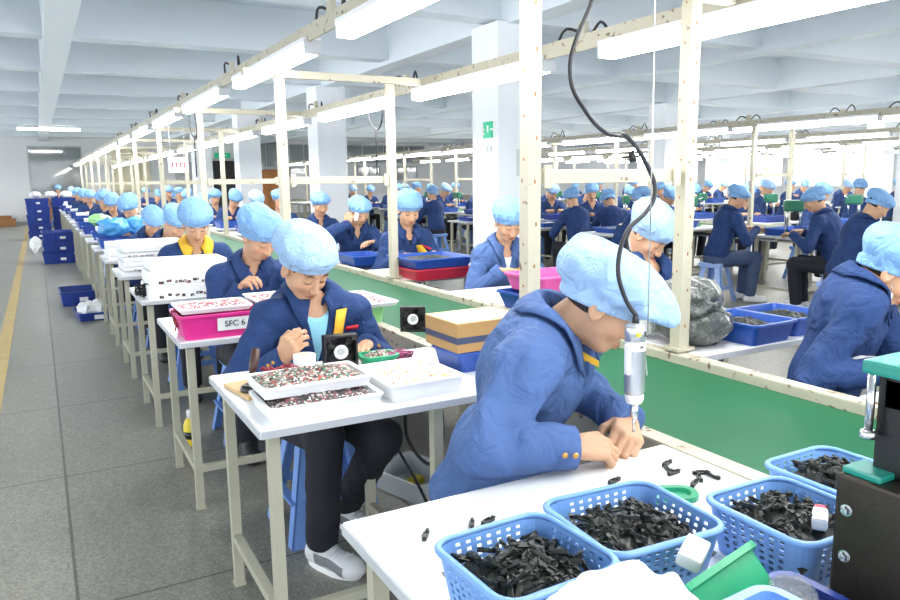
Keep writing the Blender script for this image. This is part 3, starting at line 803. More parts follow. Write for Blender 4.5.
for s in (-1, 1): MB().box((s*.25, -.26, .97), (.47, .02, 1.7), bev=.005).make('door', M['orange'], ct)
wp = thing('counter', 'brown wooden counter below the dark window at the far wall', 'counter', (.95, WY-.55, 0))
MB().box((0, 0, .45), (1.9, .5, .9)).make('body', M['brownwood'], wp); MB().box((0, 0, .92), (2.0, .6, .05), bev=.01).make('worktop', M['wood'], wp)
tag(MB().box((-1.1, WY-.5, .13), (.75, .4, .26), bev=.02).box((-1.15, WY-.52, .31), (.6, .35, .1), bev=.02, rz=.1).make('plank_stack', M['brownwood']), 'low brown stack of planks at the left end of the far wall', 'planks')

# ------------------------------------------------------------------ conveyor lines, steel portals, lamp rails
def conveyor(x0, label, y0, y1):
    t = thing('conveyor', label, 'conveyor', (x0, y0, 0)); L = y1-y0; w = .72
    MB().box((w/2, L/2, .705), (w-.05, L, .02)).make('belt', M['belt'], t)
    for s in (0, w): MB().box((s, L/2, .70), (.055, L, .10), bev=.006).make('side_rail', M['rail'], t)
    n = int(L/2.53)
    for i in range(n):
        for s in (.02, w-.02): MB().box((s, .6+2.53*i+.6, .325), (.05, .05, .65)).make('leg', M['leg'], t)
    MB().box((w/2, L/2, .60), (w-.12, L-.1, .02)).make('under_tray', M['edge'], t)
    return t
conveyor(1.33, 'green belt conveyor running down the middle of the near workers', .2, 29)
conveyor(7.88, 'green belt conveyor of the second line behind the two seated men', 3.0, 28)
conveyor(15.2, 'green belt conveyor of the third line at the far right', 4.0, 28)
def portal(holes, x0=0.0):
    t = thing('portal_frame', 'x', 'frame'); xm = (x0+.72)/2; L = .72-x0
    for s in (x0, .72+(.02 if holes else 0)):
        p_ = MB().box((s, 0, 1.38), (.050, .050, 1.26), bev=.003)
        if holes:
            for i in range(9):
                z = .85+.135*i; p_.box((s+.006*(i % 2), -.0255, z), (.006, .002, .012), mi=1); p_.box((s-.0255, 0, z+.07), (.002, .006, .008), mi=1)
        p_.make('post', [M['cream'], M['brownwood']], t)
        MB().box((s, 0, .762), (.09, .07, .012)).make('foot_plate', M['cream'], t)
    MB().box((xm, 0, 1.405), (L-.045, .035, .045), bev=.003).make('middle_bar', M['cream'], t)
    for s in (x0+.05, .67): MB().box((s, -.026, 1.405), (.03, .012, .075), bev=.003).make('bracket', M['cream'], t)
    MB().box((.36, 0, 2.035), (1.16, .04, .045), bev=.003).make('top_bar', M['cream'], t)
    return t
names = ['nearest cream steel portal over the belt beside the man with the screwdriver', 'second cream steel portal behind the woman in the open jacket', 'third cream steel portal down the near belt', 'fourth cream steel portal down the near belt', 'fifth cream steel portal down the near belt']
pr = portal(True, .055); pr.location = (1.33, 1.98, 0); pr['label'] = names[0]
pf = portal(False); pf.location = (1.33, 4.51, 0); pf['label'] = names[1]
for i in range(2, 11):
    if i < 5: dup(pf, (1.33, 1.98+2.53*i, 0), label=names[i])
    else: dup(pf, (1.33, 1.98+2.53*i, 0), label='cream steel portal far down the near belt', group='far portals of the near line')
for i in range(9): dup(pf, (7.88, 3.9+2.53*i, 0), label='cream steel portal over the second line of workers', group='portals of the second line')
for i in range(8): dup(pf, (15.2, 5.0+2.53*i, 0), label='cream steel portal over the third line at the far right', group='portals of the third line')

def lamp():
    t = thing('hanging_lamp', 'x', 'lamp')
    MB().box((0, 0, .022), (.095, 1.5, .026), bev=.006, taper=1.0).make('housing', M['housing'], t)
    MB().box((0, 0, -.018), (.080, 1.47, .060), bev=.026).make('diffuser', M['tube'], t)
    for s in (-1, 1): MB().box((0, s*.748, -.010), (.086, .018, .066), bev=.004).make('end_cap', M['edge'], t)
    return t
def area(x, y, z, e):
    l = bpy.data.lights.new('lamp_light', 'AREA'); l.shape = 'RECTANGLE'; l.size = .10; l.size_y = 1.45; l.energy = e*.55; l.color = (1, .985, .96)
    o = bpy.data.objects.new('lamp_light', l); COL.objects.link(o); o.location = (x, y, z); return o
L0 = lamp(); first = [True]
def put_lamp(x, y, z, label, group):
    if first[0]:
        first[0] = False; L0.location = (x, y, z); L0['label'] = label
        if group: L0['group'] = group
        return L0
    return dup(L0, (x, y, z), label=label, group=group)
def lamp_row(x, z, y0, n, rail_label, near_labels, far_label, group, watts):
    r = thing('lamp_rail', rail_label, 'rail', (x, y0-.9, z)); Ln = n*1.93+.3
    MB().box((0, Ln/2, .062), (.05, Ln, .042), bev=.004).make('channel', M['alu'], r)
    MB().box((-.022, Ln/2, .05), (.012, Ln, .075)).make('lip', M['rail'], r)
    for i in range(min(n, 8)):
        yy = 1.93*i-.12
        if yy < 0: continue
        MB().box((0, yy, .115), (.03, .05, .07), bev=.004).make('hanger', M['cream'], r)
        w_ = MB(); a0 = random.uniform(.05, .12)
        w_.tube(spline([(0, yy-.18, .08), (.02, yy-.10, .08+a0), (.05, yy+.02, .10), (-.02, yy+.10, .10+a0*.6), (0, yy+.2, .075)], 5), .007, 6)
        w_.make('cable', M['rubber'], r)
    for i in range(n):
        y = y0+1.93*i
        put_lamp(x, y, z, near_labels[i] if i < len(near_labels) else far_label, None if i < len(near_labels) else group)
        if watts: area(x, y, z-.045, watts)
    return r
lamp_row(1.22, 2.045, .45, 15, 'aluminium lamp rail over the left-hand desks', ['lit tube lamp overhead left of the near belt', 'first lit tube lamp in view on the left rail', 'second lit tube lamp from the top on the left rail', 'third lit tube lamp from the top on the left rail'], 'lit tube lamp far along the left rail', 'lamps along the left rail', 26)
lamp_row(2.32, 1.975, .05, 15, 'aluminium lamp rail over the right-hand desks of the near line', ['lit tube lamp overhead right of the near belt', 'long lit tube lamp at the top right of the near rail', 'lit tube lamp beside the nearest portal on the right rail', 'lit tube lamp behind the nearest portal on the right rail'], 'lit tube lamp far along the right rail', 'lamps along the right rail of the near line', 26)
lamp_row(7.77, 1.99, 3.6, 12, 'lamp rail over the left side of the second line', [], 'lit tube lamp on the left rail of the second line', 'lamps on the left rail of the second line', 24)
lamp_row(8.87, 2.06, 3.1, 12, 'lamp rail over the right side of the second line', [], 'lit tube lamp on the right rail of the second line', 'lamps on the right rail of the second line', 24)
lamp_row(15.1, 2.04, 5.0, 11, 'lamp rail over the left side of the third line', [], 'lit tube lamp on the left rail of the third line', 'lamps on the left rail of the third line', 30)
lamp_row(16.2, 2.04, 4.5, 11, 'lamp rail over the right side of the third line', [], 'lit tube lamp on the right rail of the third line', 'lamps on the right rail of the third line', 30)
lamp_row(12.2, 2.05, 4.2, 11, 'lamp rail between the second and third lines', [], 'lit tube lamp between the second and third lines', 'lamps between the second and third lines', 30)
lamp_row(18.6, 2.04, 6.0, 10, 'lamp rail between the third and fourth lines', [], 'lit tube lamp between the third and fourth lines', 'lamps between the third and fourth lines', 40)
lamp_row(21.5, 2.04, 7.0, 10, 'lamp rail of the fourth line along the far right', [], 'lit tube lamp on the fourth line at the far right', 'lamps on the fourth line', 40)
o = dup(L0, (.43, 22.7, 2.86), rz=PI/2, label='single lit tube lamp under the ceiling beam over the aisle')
for i, (x, y) in enumerate(((1.43, 9.55), (1.40, 12.45), (1.52, 19.5), (11.3, 10.3))):
    t = thing('smoke_detector', ['white detector under the second ceiling beam', 'white detector under the third ceiling beam', 'small white detector under a far ceiling beam', 'white detector on the ceiling at the right'][i], 'detector', (x, y, 3.46))
    MB().lathe([(.07, 0), (.07, -.02), (.05, -.05), (.02, -.06)], n=18).make('base', M['housing'], t); MB().tube([(0, 0, -.06), (0, 0, -.30)], .02, 8).make('stem', M['alu'], t); MB().lathe([(.02, -.30), (.07, -.33), (.05, -.36), (.01, -.37)], n=16).make('sensor', M['frame'], t)

# ------------------------------------------------------------------ desks and stools
def desk(x0, x1, dpt, leg_x=None):
    t = thing('work_desk', 'x', 'desk'); w = x1-x0
    MB().box((w/2, dpt/2, DESK_Z-.0125), (w, dpt, .025), bev=.003).box((w/2, -.001, DESK_Z-.0135), (w-.004, .004, .021), mi=1).box((-.001, dpt/2, DESK_Z-.0135), (.004, dpt-.004, .021), mi=1).make('tabletop', [M['laminate'], M['edge']], t)
    xr = (leg_x or w-.05); L = []
    for x in (.045, xr):
        for y in (.05, dpt-.06): MB().box((x, y, .365), (.032, .032, .70)).box((x, y, .008), (.038, .038, .014)).make('leg', M['leg'], t)
    for x in (.045, xr): MB().box((x, dpt/2, .18), (.028, dpt-.11-.032, .028)).make('stretcher', M['leg'], t)
    MB().box(((.045+xr)/2, .05, .18), (xr-.077, .028, .028)).make('stretcher', M['leg'], t)
    MB().box(((.045+xr)/2, dpt/2, .705), (xr-.05, .03, .035)).make('top_rail', M['leg'], t)
    return t
PITCH = 1.258
yl = lambda k: .63+PITCH*k
DW = desk(.46, 1.295, .66); DW.location = (.46, yl(2), 0)
D = desk(.46, 1.295, .66, .55); D.location = (.46, yl(1), 0); D['label'] = 'white desk with component trays in front of the woman in the open jacket'
DL = {2: 'white desk holding the magenta tub on the left side', 3: 'white desk stacked with white foam boxes, left side', 4: 'white desk with a tall stack of flat white trays, left side', 5: 'fifth white desk down the left side with white trays', 6: 'white desk with blue film bags, left side'}
DW['label'] = DL[2]
for k in range(3, 22): dup(DW, (.46, yl(k), 0), label=DL.get(k, 'white desk far down the left-hand row'), group=None if k in DL else 'desks far down the left row')
D0 = desk(.46, 1.295, .98); D0.location = (.46, .30, 0); D0['label'] = 'white desk in the foreground under the sky blue baskets'
yr = lambda k: .62+PITCH*k
DR = desk(0, .86, .66); DR.location = (2.085, yr(0), 0); DR['label'] = 'desk right of the belt in front of the woman with the earring'
RL = {1: 'desk right of the belt holding the grey film bag', 2: 'desk right of the belt under the pink tub', 3: 'desk right of the belt under the red crate'}
for k in range(1, 18): dup(DR, (2.085, yr(k), 0), label=RL.get(k, 'desk far down the right side of the near belt'), group=None if k in RL else 'desks far down the right side')
D2 = desk(0, .85, .62); D2.location = (6.92, 5.02, 0); D2['label'] = 'work table between the two men seen from behind'
for k in range(14): dup(D2, (6.98, 6.75+PITCH*k, 0), label='desk on the left side of the second line', group='desks of the second line, left side')
for k in range(14): dup(D2, (8.66, 4.3+PITCH*k, 0), label='desk on the right side of the second line', group='desks of the second line, right side')
for k, (x, y) in enumerate(((5.75, 6.55), (5.72, 8.0), (5.75, 9.9), (5.72, 12.2))):
    dup(D2, (x, y, 0), label=['side table left of the second line behind the screwdriver man', 'side table of the second line, second from the camera', 'side table of the second line, third from the camera', 'side table near the exit-sign column'][k])
for k in range(14):
    dup(D2, (14.3, 5.2+PITCH*k, 0), label='desk on the left side of the third line', group='desks of the third line, left side')
    dup(D2, (15.98, 5.0+PITCH*k, 0), label='desk on the right side of the third line', group='desks of the third line, right side')

def stool(m):
    t = thing('stool', 'x', 'stool'); s = MB(); s.box((0, 0, .436), (.30, .27, .028), bev=.012); s.box((0, 0, .412), (.285, .255, .03), bev=.006).make('seat', m, t)
    for sx in (-1, 1):
        for sy in (-1, 1):
            l = MB(); a = Vector((sx*.118, sy*.105, .42)); b = Vector((sx*.195, sy*.180, 0))
            bm = l.bm; top = [(-.028, -.006), (.028, -.006), (.028, .006), (-.028, .006)]
            for face in ('x', 'y'):
                vs = []
                for P_, wd in ((a, .036), (b, .030)):
                    for dx, dy in ((0, 0), (-sx*wd*1.8, 0), (-sx*wd*1.8, -sy*.007), (0, -sy*.007)) if face == 'x' else ((0, 0), (0, -sy*wd*1.8), (-sx*.007, -sy*wd*1.8), (-sx*.007, 0)):
                        vs.append(bm.verts.new((P_.x+dx, P_.y+dy, P_.z)))
                for i in range(4): bm.faces.new((vs[i], vs[(i+1) % 4], vs[4+(i+1) % 4], vs[4+i]))
                bm.faces.new(vs[:4]); bm.faces.new(vs[4:])
            l.make('leg', m, t)
    for sx in (-1, 1): MB().bar((sx*.163, -.14, .17), (sx*.163, .14, .17), .012, .035).make('brace', m, t)
    for sy in (-1, 1): MB().bar((-.155, sy*.149, .17), (.155, sy*.149, .17), .035, .012).make('brace', m, t)
    return t
S0 = stool(M['stool']); S0.location = (.93, 2.80, 0); S0['label'] = 'blue plastic stool under the woman in the open jacket'
S1 = stool(M['stool_pale']); S1.location = (6.72, 5.72, 0); S1['label'] = 'pale blue stool under the man in jeans seen from behind'
# ------------------------------------------------------------------ bins, baskets, trays
def rrect(hx, hy, r, n=5):
    pts = []
    for cx, cy, a0 in ((hx-r, hy-r, 0), (-hx+r, hy-r, PI/2), (-hx+r, -hy+r, PI), (hx-r, -hy+r, 1.5*PI)):
        for i in range(n+1): a = a0+PI/2*i/n; pts.append((cx+r*math.cos(a), cy+r*math.sin(a)))
    return pts
def open_shell(name, m, parent, hx, hy, h, taper=.88, r=.02, t=.004, lip=.010, lip_h=.010):
    """open tapered tub: outer wall, rolled lip, inner wall, floor - one closed surface"""
    prof = [(taper, 0, 0), (1, 0, h-lip_h), (1, lip, h-lip_h), (1, lip, h), (1, -t, h), (taper, -t, t)]
    V, F = [], []; n = len(rrect(1, 1, .1))
    for s, off, z in prof:
        V += [(x, y, z) for x, y in rrect(hx*s+off, hy*s+off, max(r*s+off, .002))]
    for k in range(len(prof)-1):
        for i in range(n): F.append((k*n+i, k*n+(i+1) % n, (k+1)*n+(i+1) % n, (k+1)*n+i))
    F.append(tuple(range(n))[::-1]); F.append(tuple(range((len(prof)-1)*n, len(prof)*n)))
    return mesh_obj(name, V, F, m, parent)
def perforated_wall(name, m, parent, hx, hy, h, taper=.84, r=.03):
    """basket wall with real square holes"""
    base = []                                   # perimeter stations, tagged straight / corner
    def side(ax, s, n):
        L = (hx if ax == 'x' else hy)-r
        for i in range(n+1):
            u = -L+2*L*i/n
            base.append(((s*-u, s*hy) if ax == 'x' else (s*hx, s*u), i < n))
    nx, ny = 2*int((hx-r)*2/.0100)//2*1|1, 2*int((hy-r)*2/.0100)//2*1|1
    for (ax, s, n, cx, cy, a0) in (('y', 1, ny, 1, 1, 0), ('x', 1, nx, -1, 1, PI/2), ('y', -1, ny, -1, -1, PI), ('x', -1, nx, 1, -1, 1.5*PI)):
        side(ax, s, n)
        for i in range(1, 5):
            a = a0+PI/2*i/5; base.append(((cx*(hx-r)+r*math.cos(a), cy*(hy-r)+r*math.sin(a)), False))
    zs = [0, .24, .30, .355, .415, .47, .53, .585, .645, .70, .76, .815, .87, 1.0]
    V, F = [], []; N = len(base)
    for z in zs:
        s = taper+(1-taper)*z
        V += [(p[0]*s, p[1]*s, z*h) for p, _ in base]
    run = 0; cols = []
    for i, (p, st) in enumerate(base): run = run+1 if st else 0; cols.append(run)
    for k in range(len(zs)-1):
        for i in range(N):
            hole = k in (1, 3, 5, 7, 9, 11) and cols[i] and cols[i] % 2 == 0 and cols[i] % 16 != 0
            if not hole: F.append((k*N+i, k*N+(i+1) % N, (k+1)*N+(i+1) % N, (k+1)*N+i))
    o = mesh_obj(name, V, F, m, parent); solidify(o, .003, -1)
    return o
def ring(name, m, parent, hx, hy, z, w, hgt, r):
    V, F = [], []; prof = [(0, 0), (w, 0), (w+.001, hgt*.5), (w*.7, hgt), (0, hgt)]; n = len(rrect(1, 1, .1))
    for off, dz in prof: V += [(x, y, z+dz) for x, y in rrect(hx+off, hy+off, r+off)]
    K = len(prof)
    for k in range(K):
        for i in range(n): F.append((k*n+i, k*n+(i+1) % n, ((k+1) % K)*n+(i+1) % n, ((k+1) % K)*n+i))
    return mesh_obj(name, V, F, m, parent, True)
def basket(label, loc, rz, hx, hy, h, group=None):
    t = thing('basket', label, 'basket', loc, rz, group)
    perforated_wall('side_wall', M['basket'], t, hx, hy, h)
    ring('rim', M['basket'], t, hx-.004, hy-.004, h-.007, .010, .008, .03)
    b = MB(); b.box((0, 0, .003), (hx*1.66, hy*1.66, .005)); b.make('base', M['basket'], t)
    return t
def tub(name, label, cat, loc, rz, hx, hy, h, m, lab=None, group=None, taper=.88):
    t = thing(name, label, cat, loc, rz, group)
    open_shell('shell', m, t, hx, hy, h, taper)
    return t
def mound(name, m, label, cat, loc, rz, hx, hy, z, amp, group=None, kind='stuff', parent=None, n=18, seed=0, cone=.6):
    V, F = [], []
    rg = np.random.default_rng(seed+5)
    for j in range(n+1):
        for i in range(n+1):
            u, v = -1+2*i/n, -1+2*j/n
            e = max(0, 1-max(abs(u), abs(v))**3)
            zz = amp*(cone*e*(.6+.4*math.cos(u*1.5)*math.cos(v*1.5))+.35*rg.random()*e)
            V.append((u*hx, v*hy, z+zz))
    for j in range(n):
        for i in range(n): a = j*(n+1)+i; F.append((a, a+1, a+n+2, a+n+1))
    base = len(V); bd = [j for j in range(n+1)]+[(j*(n+1)+n) for j in range(1, n+1)]+[n*(n+1)+i for i in range(n-1, -1, -1)]+[j*(n+1) for j in range(n-1, 0, -1)]
    for b in bd: V.append((V[b][0]*.93, V[b][1]*.93, z-.012))
    for i in range(len(bd)): F.append((bd[i], base+i, base+(i+1) % len(bd), bd[(i+1) % len(bd)]))
    F.append(tuple(range(base, base+len(bd)))[::-1])
    o = mesh_obj(name, V, F, m, parent, False, None if parent else loc)
    if not parent:
        o.rotation_euler = (0, 0, rz); tag(o, label, cat, group, kind)
    elif kind: o['kind'] = kind
    return o, V

# black plastic clips, one mesh, many individuals
def clip_mesh():
    m_ = MB(); m_.box((0, 0, .0035), (.040, .009, .005), bev=.0015); m_.box((-.014, 0, .007), (.010, .009, .006), bev=.001)
    m_.tube([(.008, 0, .006), (.016, .002, .009), (.024, 0, .006)], .0028, 6); m_.box((.0, .0055, .007), (.022, .002, .005))
    o = m_.make('plastic_clip', M['clip']); return o
CL = [None]
def put_clip(loc, rot, label, group, s=1.0):
    if CL[0] is None: o = clip_mesh(); CL[0] = o
    else: o = CL[0].copy(); COL.objects.link(o)
    if 'group' in o.keys(): del o['group']
    o.location = loc; o.rotation_euler = rot; o.scale = (s, s, s); return tag(o, label, 'clip', group)
RG = random.Random(5)
def fill_basket(loc, rz, hx, hy, h, n, what, seed, fillz=.055, amp=.04):
    o, V = mound('clip_pile', M['clip'], 'dense heap of black clips filling %s' % what, 'clips', loc, rz, hx*.89, hy*.89, fillz, amp, seed=seed, n=16)
    R2 = rotz(rz); rr = random.Random(seed)
    for i in range(n):
        v = V[rr.randrange(17*17)]
        while max(abs(v[0])/(hx*.86), abs(v[1])/(hy*.86)) > .93: v = V[rr.randrange(17*17)]
        p = R2 @ V3(v[0], v[1], v[2]+.004+rr.random()*.004)
        put_clip((loc[0]+p[0], loc[1]+p[1], loc[2]+p[2]), (rr.uniform(-.6, .6), rr.uniform(-.6, .6), rr.uniform(0, 6.28)), 'black plastic clip heaped in %s' % what, 'clips in %s' % what, rr.uniform(.66, .92))
Z = DESK_Z
BK = [('the front left basket', (.580, .838), .03, .103, .100, Z+.012, .098), ('the middle basket', (.812, .868), -.07, .112, .105, Z+.004, .098),
      ('the right-hand basket', (1.060, .752), -.02, .098, .104, Z+.004, .098), ('the rear right basket', (1.292, .815), .0, .098, .105, Z+.008, .088)]
for i, (nm, c, rz, hx, hy, z, h) in enumerate(BK):
    basket(['sky blue perforated basket of black clips at the front left of the desk', 'sky blue perforated basket of black clips in the middle of the desk', 'sky blue perforated basket of black clips at the right of the desk', 'sky blue perforated basket of black clips at the rear right corner by the belt'][i], (c[0], c[1], z), rz, hx, hy, h)
    fill_basket((c[0], c[1], z), rz, hx, hy, h, (76, 76, 76, 62)[i], nm, 20+i, .050, .044)
# trays the baskets stand on
for i, (c, hx, hy, lab) in enumerate((((.575, .838), .092, .09, 'thin white foam sheet under the front left basket'), ((1.060, .752), .09, .09, 'thin white sheet under the right-hand basket'))):
    tag(MB().box((0, 0, .005), (hx*2, hy*2, .010), bev=.002).make('foam_sheet', M['foam'], None, (c[0], c[1], Z)), lab, 'sheet')
t = tub('plastic_bin', 'deep blue bin in front of the right-hand basket', 'bin', (.872, .590, Z), 0, .045, .06, .075, M['bin'])
t = tub('plastic_bin', 'sky blue bin at the bottom edge of the picture', 'bin', (.745, .510, Z), .05, .062, .085, .112, M['basket'])
t = tub('plastic_bin', 'small green bin tipped over in front of the middle basket', 'bin', (.790, .640, Z+.045), .12, .098, .046, .060, M['green']); t.rotation_euler = (-1.0, .0, .22)
t = tub('plastic_bin', 'flat green dish lying beside the loose clips', 'bin', (1.085, 1.045, Z), -.5, .045, .024, .012, M['green'])
tag(MB().box((0, 0, .014), (.06, .035, .022), bev=.005).make('foam_block', M['foam'], None, (.795, .722, Z+.092), (.25, -.1, .5)), 'white foam block leaning on the tipped green bin', 'foam')
def film(name, label, loc, r, m, seed, squash=(1, 1, .5)):
    f = Field(V3(-1, -1, -1)*max(r)*1.35, V3(1, 1, 1)*max(r)*1.35, max(r)/22)
    f.ell((0, 0, 0), r, k=0); f.folds(max(r)*.24, 1.6/max(r), None, seed); V, F = f.mesh()
    V = V-np.array([0, 0, V[:, 2].min()])
    return tag(mesh_obj(name, V, F, m, None, True, loc), label, 'bag')
film('foam_wrap', 'crumpled white foam wrap at the bottom edge between the baskets', (.592, .650, Z+.045), (.105, .062, .050), M['foam'], 3)
film('plastic_bag', 'crumpled clear bag beside the tipped green bin', (.872, .61, Z+.05), (.03, .03, .02), M['film'], 5)
film('plastic_bag', 'crumpled clear bag lying in the deep blue bin', (.872, .58, Z+.012), (.038, .045, .03), M['film'], 8)
film('plastic_bag', 'small clear wrap by the white foam wrap', (.735, .635, Z+.02), (.03, .03, .03), M['film'], 9)
# loose clips on the table
LC = [(1.205, 1.175, .3, 'upper left of the loose group by the right hand'), (1.185, 1.150, 1.2, 'crossing another clip beside the right hand'), (1.178, 1.128, .1, 'nearest of the group beside the right hand'),
      (1.228, 1.098, -.4, 'farthest of the group beside the flat green dish'), (1.205, 1.078, .9, 'middle of the group beside the flat green dish'), (1.240, 1.072, 1.5, 'right end of the group beside the flat green dish'), (1.170, 1.062, .5, 'next to the flat green dish corner'),
      (.700, 1.135, .35, 'right of the pair behind the front left basket'), (.668, 1.140, 1.0, 'left of the pair behind the front left basket'), (.572, 1.145, .9, 'alone near the left edge of the foreground desk'), (1.035, 1.16, .2, 'alone behind the middle basket')]
for x, y, a, lab in LC: put_clip((x, y, Z), (0, 0, a), 'loose black clip on the desk, '+lab, None, .9)

# ------------------------------------------------------------------ electric screwdriver, its cord and hanging wire
dx, dy = 1.157, 1.235
t = thing('electric_screwdriver', 'silver electric screwdriver hanging upright over the foreground desk', 'screwdriver', (dx, dy, .83), 0); t.rotation_euler = (0, -.015, 0)
MB().lathe([(.010, .078), (.0215, .082), (.0235, .09), (.0235, .215), (.0245, .217), (.0245, .236), (.021, .243), (.011, .247)], n=28).make('body', M['driver'], t)
MB().lathe([(.006, .058), (.017, .060), (.021, .068), (.0215, .083)], n=24).make('nose_cone', M['foam'], t)
MB().lathe([(.004, .022), (.008, .024), (.0095, .032), (.0095, .058), (.006, .060)], n=16).make('chuck', M['steel'], t)
MB().tube([(0, 0, -.010), (0, 0, .03)], .0035, 8).make('bit', M['steel'], t)
MB().box((-.024, -.003, .165), (.010, .016, .07), bev=.004).make('switch_lever', M['foam'], t)
w_ = MB(); w_.bar((.024, 0, .20), (.034, -.002, .12), .004); w_.make('hanging_clip', M['steel'], t)
l_ = MB(); l_.tube([(0, 0, .185), (0, 0, .206)], .0242, 28, cap=False); l_.make('rating_label', M['paper'], t)
MB().box((-.010, -.0215, .224), (.012, .006, .010), bev=.002).make('yellow_dot', M['yellowbottle'], t)
text_part('marking', '2', .016, M['ink'], t, (.006, -.0250, .224), (PI/2, 0, .0)); text_part('marking', 'H', .012, M['ink'], t, (-.003, -.0252, .195), (PI/2, 0, 0))
MB().tube([(0, 0, .245), (0, 0, .262)], [.009, .006], 10).make('cord_grommet', M['black'], t)
cable = spline([(dx, dy, 1.09), (1.138, 1.25, 1.126), (1.122, 1.26, 1.184), (1.130, 1.265, 1.24), (1.160, 1.27, 1.288), (1.203, 1.27, 1.317), (1.231, 1.27, 1.35), (1.235, 1.275, 1.388), (1.214, 1.28, 1.43), (1.192, 1.29, 1.468), (1.190, 1.33, 1.498), (1.215, 1.36, 1.495), (1.218, 1.42, 1.505), (1.205, 1.45, 1.53), (1.172, 1.45, 1.562), (1.135, 1.45, 1.61), (1.127, 1.45, 1.67), (1.149, 1.45, 1.735), (1.19, 1.45, 1.82), (1.215, 1.46, 1.93), (1.218, 1.5, 2.06)], 6)
tag(MB().tube(cable, .0052, 8).make('hanging_cable', M['rubber']), 'black power cord looping up from the hanging screwdriver', 'cord')
tag(MB().tube([(dx+.034, dy, 1.05), (dx+.030, dy, 1.5), (dx+.020, dy, 2.04)], .0016, 6).make('hanging_wire', M['steel']), 'thin straight wire the screwdriver hangs from', 'wire')
tp = MB()
for z in (1.50, 1.47, 1.44): tp.tube([(1.190, 1.30, z), (1.200, 1.315, z-.008)], .008, 8)
t = thing('cord_tie', 'small dark tie holding the cord at the hanging wire', 'tie', (1.19, 1.30, 1.445)); MB().tube([(-.03, 0, 0), (.03, .01, .003)], .003, 6).make('strap', M['black'], t)
MB().tube([(0, -.004, -.01), (0, .004, .012)], .008, 8).make('knot', M['black'], t)
tp.bm.free()

# ------------------------------------------------------------------ press at the right of the foreground desk
t = thing('bench_press', 'oily brown steel press with a green top at the right of the foreground desk', 'machine', (1.045, .50, Z))
MB().box((0, 0, .1175), (.18, .22, .235), bev=.005).make('base_block', M['machine'], t)
for y, z in ((.092, .185), (.090, .117), (.088, .05), (-.05, .185), (-.05, .05)):
    m_ = MB(); m_.lathe([(.006, -.003), (.0068, .0), (.006, .004), (.003, .006)], n=6, smooth=False); m_.lathe([(.0085, -.004), (.0085, -.001)], n=18)
    m_.make('bolt', M['steel'], t, (-.092, y, z), (0, -PI/2, 0))
MB().box((-.010, .050, .31), (.080, .07, .15), bev=.004).make('column', M['black'], t)
MB().box((-.058, .080, .240), (.050, .055, .010), bev=.003).make('green_plate', M['machgreen'], t)
MB().box((.01, .025, .353), (.12, .11, .05), bev=.006).make('head_block', M['machine'], t)
MB().box((.018, .020, .388), (.165, .165, .020), bev=.005).make('top_plate', M['machgreen'], t)
m_ = MB(); m_.lathe([(.0055, .300), (.0055, .380)], c=(-.068, .083, 0), n=16).lathe([(.010, .290), (.011, .293), (.011, .299), (.008, .302)], c=(-.068, .083, 0), n=18); m_.make('guide_rod', M['steel'], t)
m_ = MB(); m_.lathe([(.004, .296), (.004, .380)], c=(-.052, .095, 0), n=14); m_.make('guide_rod', M['steel'], t)
text_part('marking', '2', .022, M['ink'], t, (-.051, .03, .353), (PI/2, 0, -PI/2))
sp = thing('scoop', 'white plastic scoop with a red end at the edge of the right-hand basket', 'scoop', (1.068, .705, Z+.088), .6)
MB().box((0, 0, .010), (.05, .024, .022), bev=.006).make('blade', M['foam'], sp); MB().box((.03, 0, .012), (.022, .018, .014), bev=.004).make('handle', M['redbin'], sp)

# ------------------------------------------------------------------ desk of the woman in the open jacket
y2 = yl(1)
def foam_tray(label, loc, rz, hx, hy, h, fill, fz, amp, seed, lab2, bump=.03):
    t = thing('foam_tray', label, 'tray', loc, rz); open_shell('shell', M['foam'], t, hx, hy, h, .94, .012, .010, .004, .006)
    mound('filling', fill, None, None, None, 0, hx*.90, hy*.88, fz, amp, parent=t, seed=seed, n=22, cone=.45)
    return t
foam_tray('lower white foam tray of dark components at the desk front edge', (.665, y2+.150, Z), -.02, .168, .112, .040, M['bitsdark'], .034, .026, 1, 'x')
foam_tray('upper white foam tray of mixed coloured components, set on the lower tray', (.662, y2+.205, Z+.048), .0, .165, .100, .032, M['bits'], .028, .034, 2, 'x')
foam_tray('white foam tray of pale components at the right end of the desk', (.985, y2+.190, Z), .02, .125, .145, .052, M['bitspale'], .044, .026, 3, 'x')
t = thing('plywood_board', 'small plywood board at the left end of the desk', 'board', (.535, y2+.40, Z), .15); MB().box((0, 0, .006), (.10, .20, .012), bev=.002).make('board', M['wood'], t)
t = thing('solder_stand', 'black ring stand with a dark brown handled iron on the plywood board', 'stand', (.53, y2+.36, Z+.012))
MB().lathe([(.034, 0), (.036, .006), (.030, .018), (.022, .022), (.018, .012)], n=20).make('ring_base', M['black'], t)
MB().tube([(0, 0, .012), (.004, .006, .055)], .006, 8).make('iron_tip', M['black'], t); MB().tube([(.004, .006, .05), (.012, .014, .075), (.026, .026, .125)], [.009, .014, .013], 12).make('handle', M['brownhandle'], t)
def wires(name, label, loc, m, n, r, seed, z=.012):
    rr = random.Random(seed); m_ = MB()
    for i in range(n):
        a = rr.uniform(0, PI); p = [(r*rr.uniform(-1, 1), r*.6*rr.uniform(-1, 1), rr.uniform(.004, z*2)) for _ in range(4)]; m_.tube(spline(p, 5), .0032, 5)
    return tag(m_.make(name, m, None, loc), label, 'wires')
wires('wire_bundle', 'tangle of dark red wires in front of her right hand', (.630, y2+.40, Z), M['wirered'], 34, .065, 3, .034)
wires('wire_bundle', 'tangle of plum coloured wires at the right end of the desk', (1.085, y2+.50, Z), M['wirepurple'], 26, .06, 4, .02)
